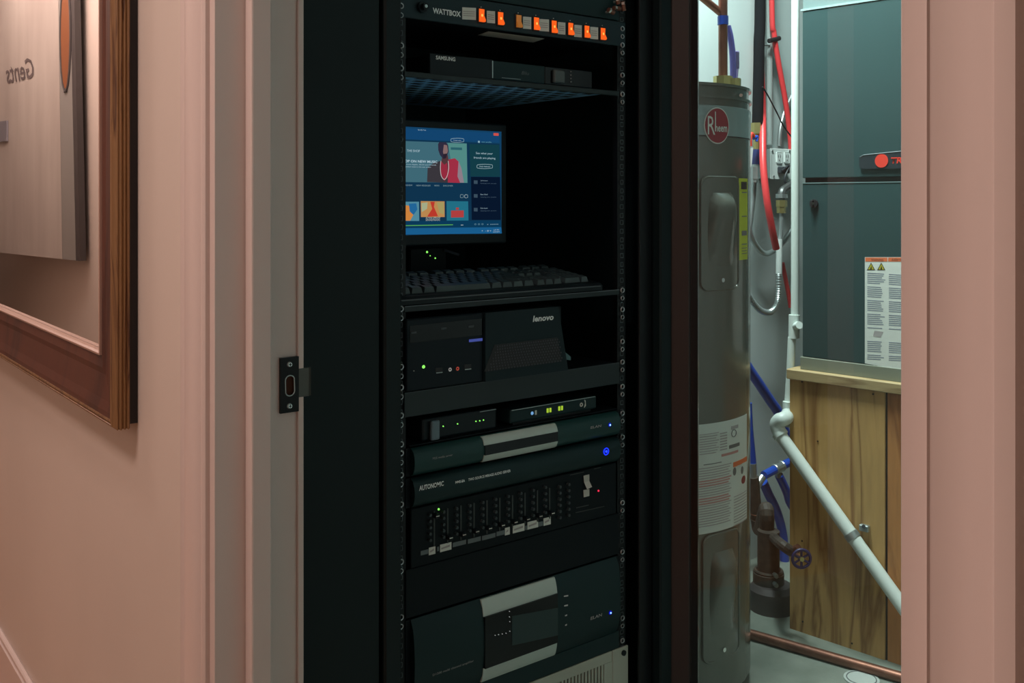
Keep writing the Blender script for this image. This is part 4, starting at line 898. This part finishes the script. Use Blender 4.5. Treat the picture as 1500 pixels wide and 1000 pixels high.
c = fpt(1193, 298, O); link('door_knob', join(cyl(c, c+ny*.006, .011, 16), bx(c.x-.003, c.x+.003, c.y-.014, c.y-.004, c.z-.009, c.z+.009, .001)), M_cable, fn); link('knob_glint', cyl(c+ny*.012+ex*.004, c+ny*.014+ex*.004, .0035, 8), M_chrome, fn)
wlb = fplate('warning_label', [(1267, 376.5), (1400, 376.5), (1400, 556), (1267, 532)], M_paper, fn, O)
fplate('orange_band', [(1267.5, 377), (1300, 377), (1300, 383), (1267.5, 383)], M_orlab, wlb, O+.0007, .0002); fplate('orange_band', [(1301, 377), (1398, 377), (1398, 383), (1301, 383)], M_orlab, wlb, O+.0007, .0002)
for px in (1276, 1291): 
    fplate('hazard_triangle', [(px-6, 395.5), (px+6, 395.5), (px, 384.5)], M_cable, wlb, O+.0007, .0002); fplate('triangle_fill', [(px-4.4, 394.6), (px+4.4, 394.6), (px, 386.5)], mat('hazard_yellow', (.5, .42, .02), .6), wlb, O+.001, .0002); fplate('triangle_symbol', [(px-1.3, 394), (px+1.3, 394), (px+.3, 389)], M_cable, wlb, O+.0013, .0002)
link('lettering', text_bm('WARNING', fpt(1276, 382.3, O+.001), .031, .0065, FR), M_cable, wlb); link('lettering', text_bm('AVERTISSEMENT', fpt(1306, 382.3, O+.001), .05, .0065, FR), M_cable, wlb)
ls = []
random.seed(3)
for i in range(46):
    y = 399+i*2.85
    if 480 < y < 494: continue
    k = (i % 7 == 6)
    if k: continue
    for a, b in ((1270.5, 1297), (1302, 1330)):
        e = b-random.random()*8
        if y+2 < 528: ls.append(prism([fpt(a, y+(a-1267)*.06, O+.0007), fpt(e, y+(e-1267)*.06, O+.0007), fpt(e, y+1.4+(e-1267)*.06, O+.0007), fpt(a, y+1.4+(a-1267)*.06, O+.0007)], ny, .0001))
link('print_lines', join(*ls), mat('blue_grey_print', (.22, .25, .30), .8), wlb, kind='stuff')
fplate('diagram', [(1281, 484), (1294, 486), (1290, 494), (1279, 492)], M_inkl, wlb, O+.0007, .0002)
# sloping drain pipe across the platform front
sd = thing('sloping_drain_pipe', fpt(1250, 775, .02), 'thick white plastic pipe sloping down across the plywood front', 'pipe')
OF = .024
link('elbow', join(tube([at_t(1156, 604, 2.60), fpt(1152, 611, .006), fpt(1146, 614, OF), fpt(1141, 616, OF+.002), fpt(1138, 623, OF+.001), fpt(1144, 638, OF)], .0185, 16), ), M_pvc, sd, smooth=True)
link('elbow_rim', join(cyl(fpt(1141, 633.5, OF), fpt(1144.5, 638.5, OF), .0205, 18)), M_pvc, sd, smooth=True)
link('run', cyl(fpt(1143, 637, OF), fpt(1345, 920, OF), .0165, 18), M_pvc, sd, smooth=True)
ck = thing('pipe_clamp', fpt(1253, 776, .0), 'galvanised strap clamp fixing the sloping white pipe to the plywood', 'clamp')
dpv = (fpt(1345, 920, OF)-fpt(1143, 637, OF)).normalized(); c = fpt(1252, 790, OF); c = fpt(1143, 637, OF)+dpv*((fpt(1252, 782, OF)-fpt(1143, 637, OF)).dot(dpv))
link('band', cyl(c-dpv*.008, c+dpv*.008, .0185, 20), M_steel, ck, smooth=True)
link('screw_lug', join(lbx(*(lambda q: (q.x-.002, q.x+.022, -.014, -.0005, q.z-.008, q.z+.008))(loc(fpt(1260, 772, .01))), .002)), M_steel, ck)
link('bolt', cyl(fpt(1265, 771, .014), fpt(1265, 771, .024), .005, 6), M_badge, ck)
# ================================================================= LOW BLUE PIPES, VALVE AND FLOOR FLANGE
XQ = XW+.10
pipe('blue_water_pipe', 'blue plastic water pipe descending from the heater to the white drain elbow', [(1085, 520), (1097, 540), (1112, 562), (1128, 586), (1140, 604), (1147, 625), (1158, 650)], .0150, M_pex_b, X=XQ)
pipe('blue_water_pipe', 'thin tapering blue pipe just right of the heater above the bronze fitting', [(1096, 590), (1098, 630), (1101, 660), (1103, 684)], .011, M_pex_b, X=XQ)
bt = thing('blue_pipe_tee', on_x(1128, 690, XQ), 'blue water pipe with a clamped tee going right behind the plywood', 'pipe')
link('cross_run', tube([on_x(1119, 696, XQ), on_x(1130, 690, XQ), on_x(1160, 675, XQ)], .0130, 12, False), M_pex_b, bt)
link('tee_body', join(cyl(on_x(1134, 688, XQ), on_x(1145, 683, XQ), .0145, 12), cyl(on_x(1139, 686, XQ), on_x(1141, 698, XQ), .0105, 12)), M_steel, bt)
for px, py in ((1135, 687.5), (1145, 682.5)): link('hose_clamp', ring(on_x(px, py, XQ), on_x(1160, 675, XQ)-on_x(1119, 696, XQ), .0140, .003, 16), M_steel, bt)
link('down_branch', tube([on_x(1141, 696, XQ), on_x(1147, 708, XQ), on_x(1153, 722, XQ), on_x(1157, 735, XQ), on_x(1166, 750, XQ)], .0130, 12), M_pex_b, bt)
br = thing('bronze_drain_line', on_x(1115, 760, XQ), 'brown bronze pipe work with a side valve, right of the heater base', 'pipe')
link('top_fitting', cyl(on_x(1102, 678, XQ), on_x(1103, 700, XQ), .0125, 12), M_steel, br)
link('upper_pipe', tube([on_x(1103, 698, XQ), on_x(1106, 735, XQ), on_x(1109, 757, XQ)], .0175, 14), M_bronze, br)
link('side_branch', tube([on_x(1107, 715, XQ), on_x(1112, 706, XQ), on_x(1117, 698, XQ)], .0115, 12), M_steel, br)
link('joint_ring', ring(on_x(1109, 752, XQ), (0, 0, 1), .018, .003), M_copper, br)
fc = on_z(1131, 864, 0.05); fc.z = 0
link('lower_pipe', tube([on_x(1109, 757, XQ), on_x(1113, 775, XQ), fc+Vector((-.035, .02, .26)), fc+Vector((-.025, .01, .205))], .020, 14), M_bronze, br)
link('elbow', tube([on_x(1112, 768, XQ+.01), on_x(1124, 778, XQ+.05), fpt(1142, 795, .05), fpt(1160, 808, .05)], .0135, 12), M_bronze, br)
link('valve_body', join(tube([fpt(1157, 806, .05), fpt(1162, 806, .05), fpt(1170, 802, .052)], .0105, 10)), M_copper, br)
vc = fpt(1174, 818, .075)
whl = link('hand_wheel', join(ring(vc, (.8, -.6, 0), .0225, .0040, 24), *[cyl(vc, vc+(Matrix.Rotation(k*math.pi/3, 3, Vector((.8, -.6, 0))) @ Vector((0, 0, .0225))), .003, 6) for k in range(6)]), M_wheel, br, label='dark blue round hand wheel')
link('wheel_nut', cyl(vc-Vector((.8, -.6, 0))*.003, vc+Vector((.8, -.6, 0))*.006, .006, 6), M_brass, whl)
link('valve_stem', cyl(vc, fpt(1160, 808, .05), .006, 8), M_copper, br)
pipe('blue_water_pipe', 'blue pipe bowing down from the tee to the floor flange', [(1118, 706), (1126, 724), (1135, 742), (1142, 762), (1147, 785), (1148, 800), (1150, 835)], .0140, M_pex_b, X=XQ-.03)
# floor flange with stub pipe
fc = on_z(1131, 864, 0.05); fc.z = 0
fl = thing('floor_flange', (fc.x, fc.y, 0), 'dark round floor flange with stub pipe beside the plywood platform', 'flange')
link('base', join(lathe(fc, [(.062, 0), (.062, .055), (.050, .068)], 28)), mat('dark_rubber', (.055, .045, .045), .6), fl, smooth=True)
link('stub', lathe(fc+Vector((-.012, -.0, 0)), [(.042, .06), (.042, .095), (.030, .10), (.030, .21)], 24), M_bronze, fl, smooth=True)
link('strap', ring((fc.x-.012, fc.y, .10), (0, 0, 1), .036, .0045), M_bronze, fl)
link('bolt', join(*[cyl((fc.x+.030, fc.y-.03, z), (fc.x+.045, fc.y-.04, z), .006, 6) for z in (.085, .11)]), M_steel, fl)
# copper pipe on the floor and drain cover
rp_ = .0125
ca, cb2 = on_z(1087, 925, rp_), on_z(1345, 999, rp_)
cpf = thing('floor_copper_pipe', (ca+cb2)/2-UP*rp_, 'copper pipe lying on the concrete floor in front of the platform', 'pipe')
link('run', cyl(ca, cb2, rp_, 16), M_copper, cpf, smooth=True)
dc = on_z(1262, 994, .001)
fdn = thing('floor_drain', (dc.x, dc.y, 0), 'small round white cleanout cover set in the concrete floor', 'drain cover')
link('outer_ring', join(lathe(Vector((dc.x, dc.y, 0)), [(.040, 0), (.040, .0025), (.036, .003)], 32)), mat('cover_white', (.5, .55, .52), .5), fdn)
link('dark_ring', ring((dc.x, dc.y, .003), (0, 0, 1), .033, .0014, 32), M_ink, fdn)
link('cap', lathe(Vector((dc.x, dc.y, .003)), [(.030, 0), (.030, .002)], 28), mat('cap_white', (.48, .52, .50), .5), fdn)
link('worn_patch', lathe(Vector((dc.x-.004, dc.y-.004, .005)), [(.016, 0), (.012, .002)], 10), mat('worn_brown', (.22, .20, .15), .7), fdn)
bpy.context.view_layer.update()
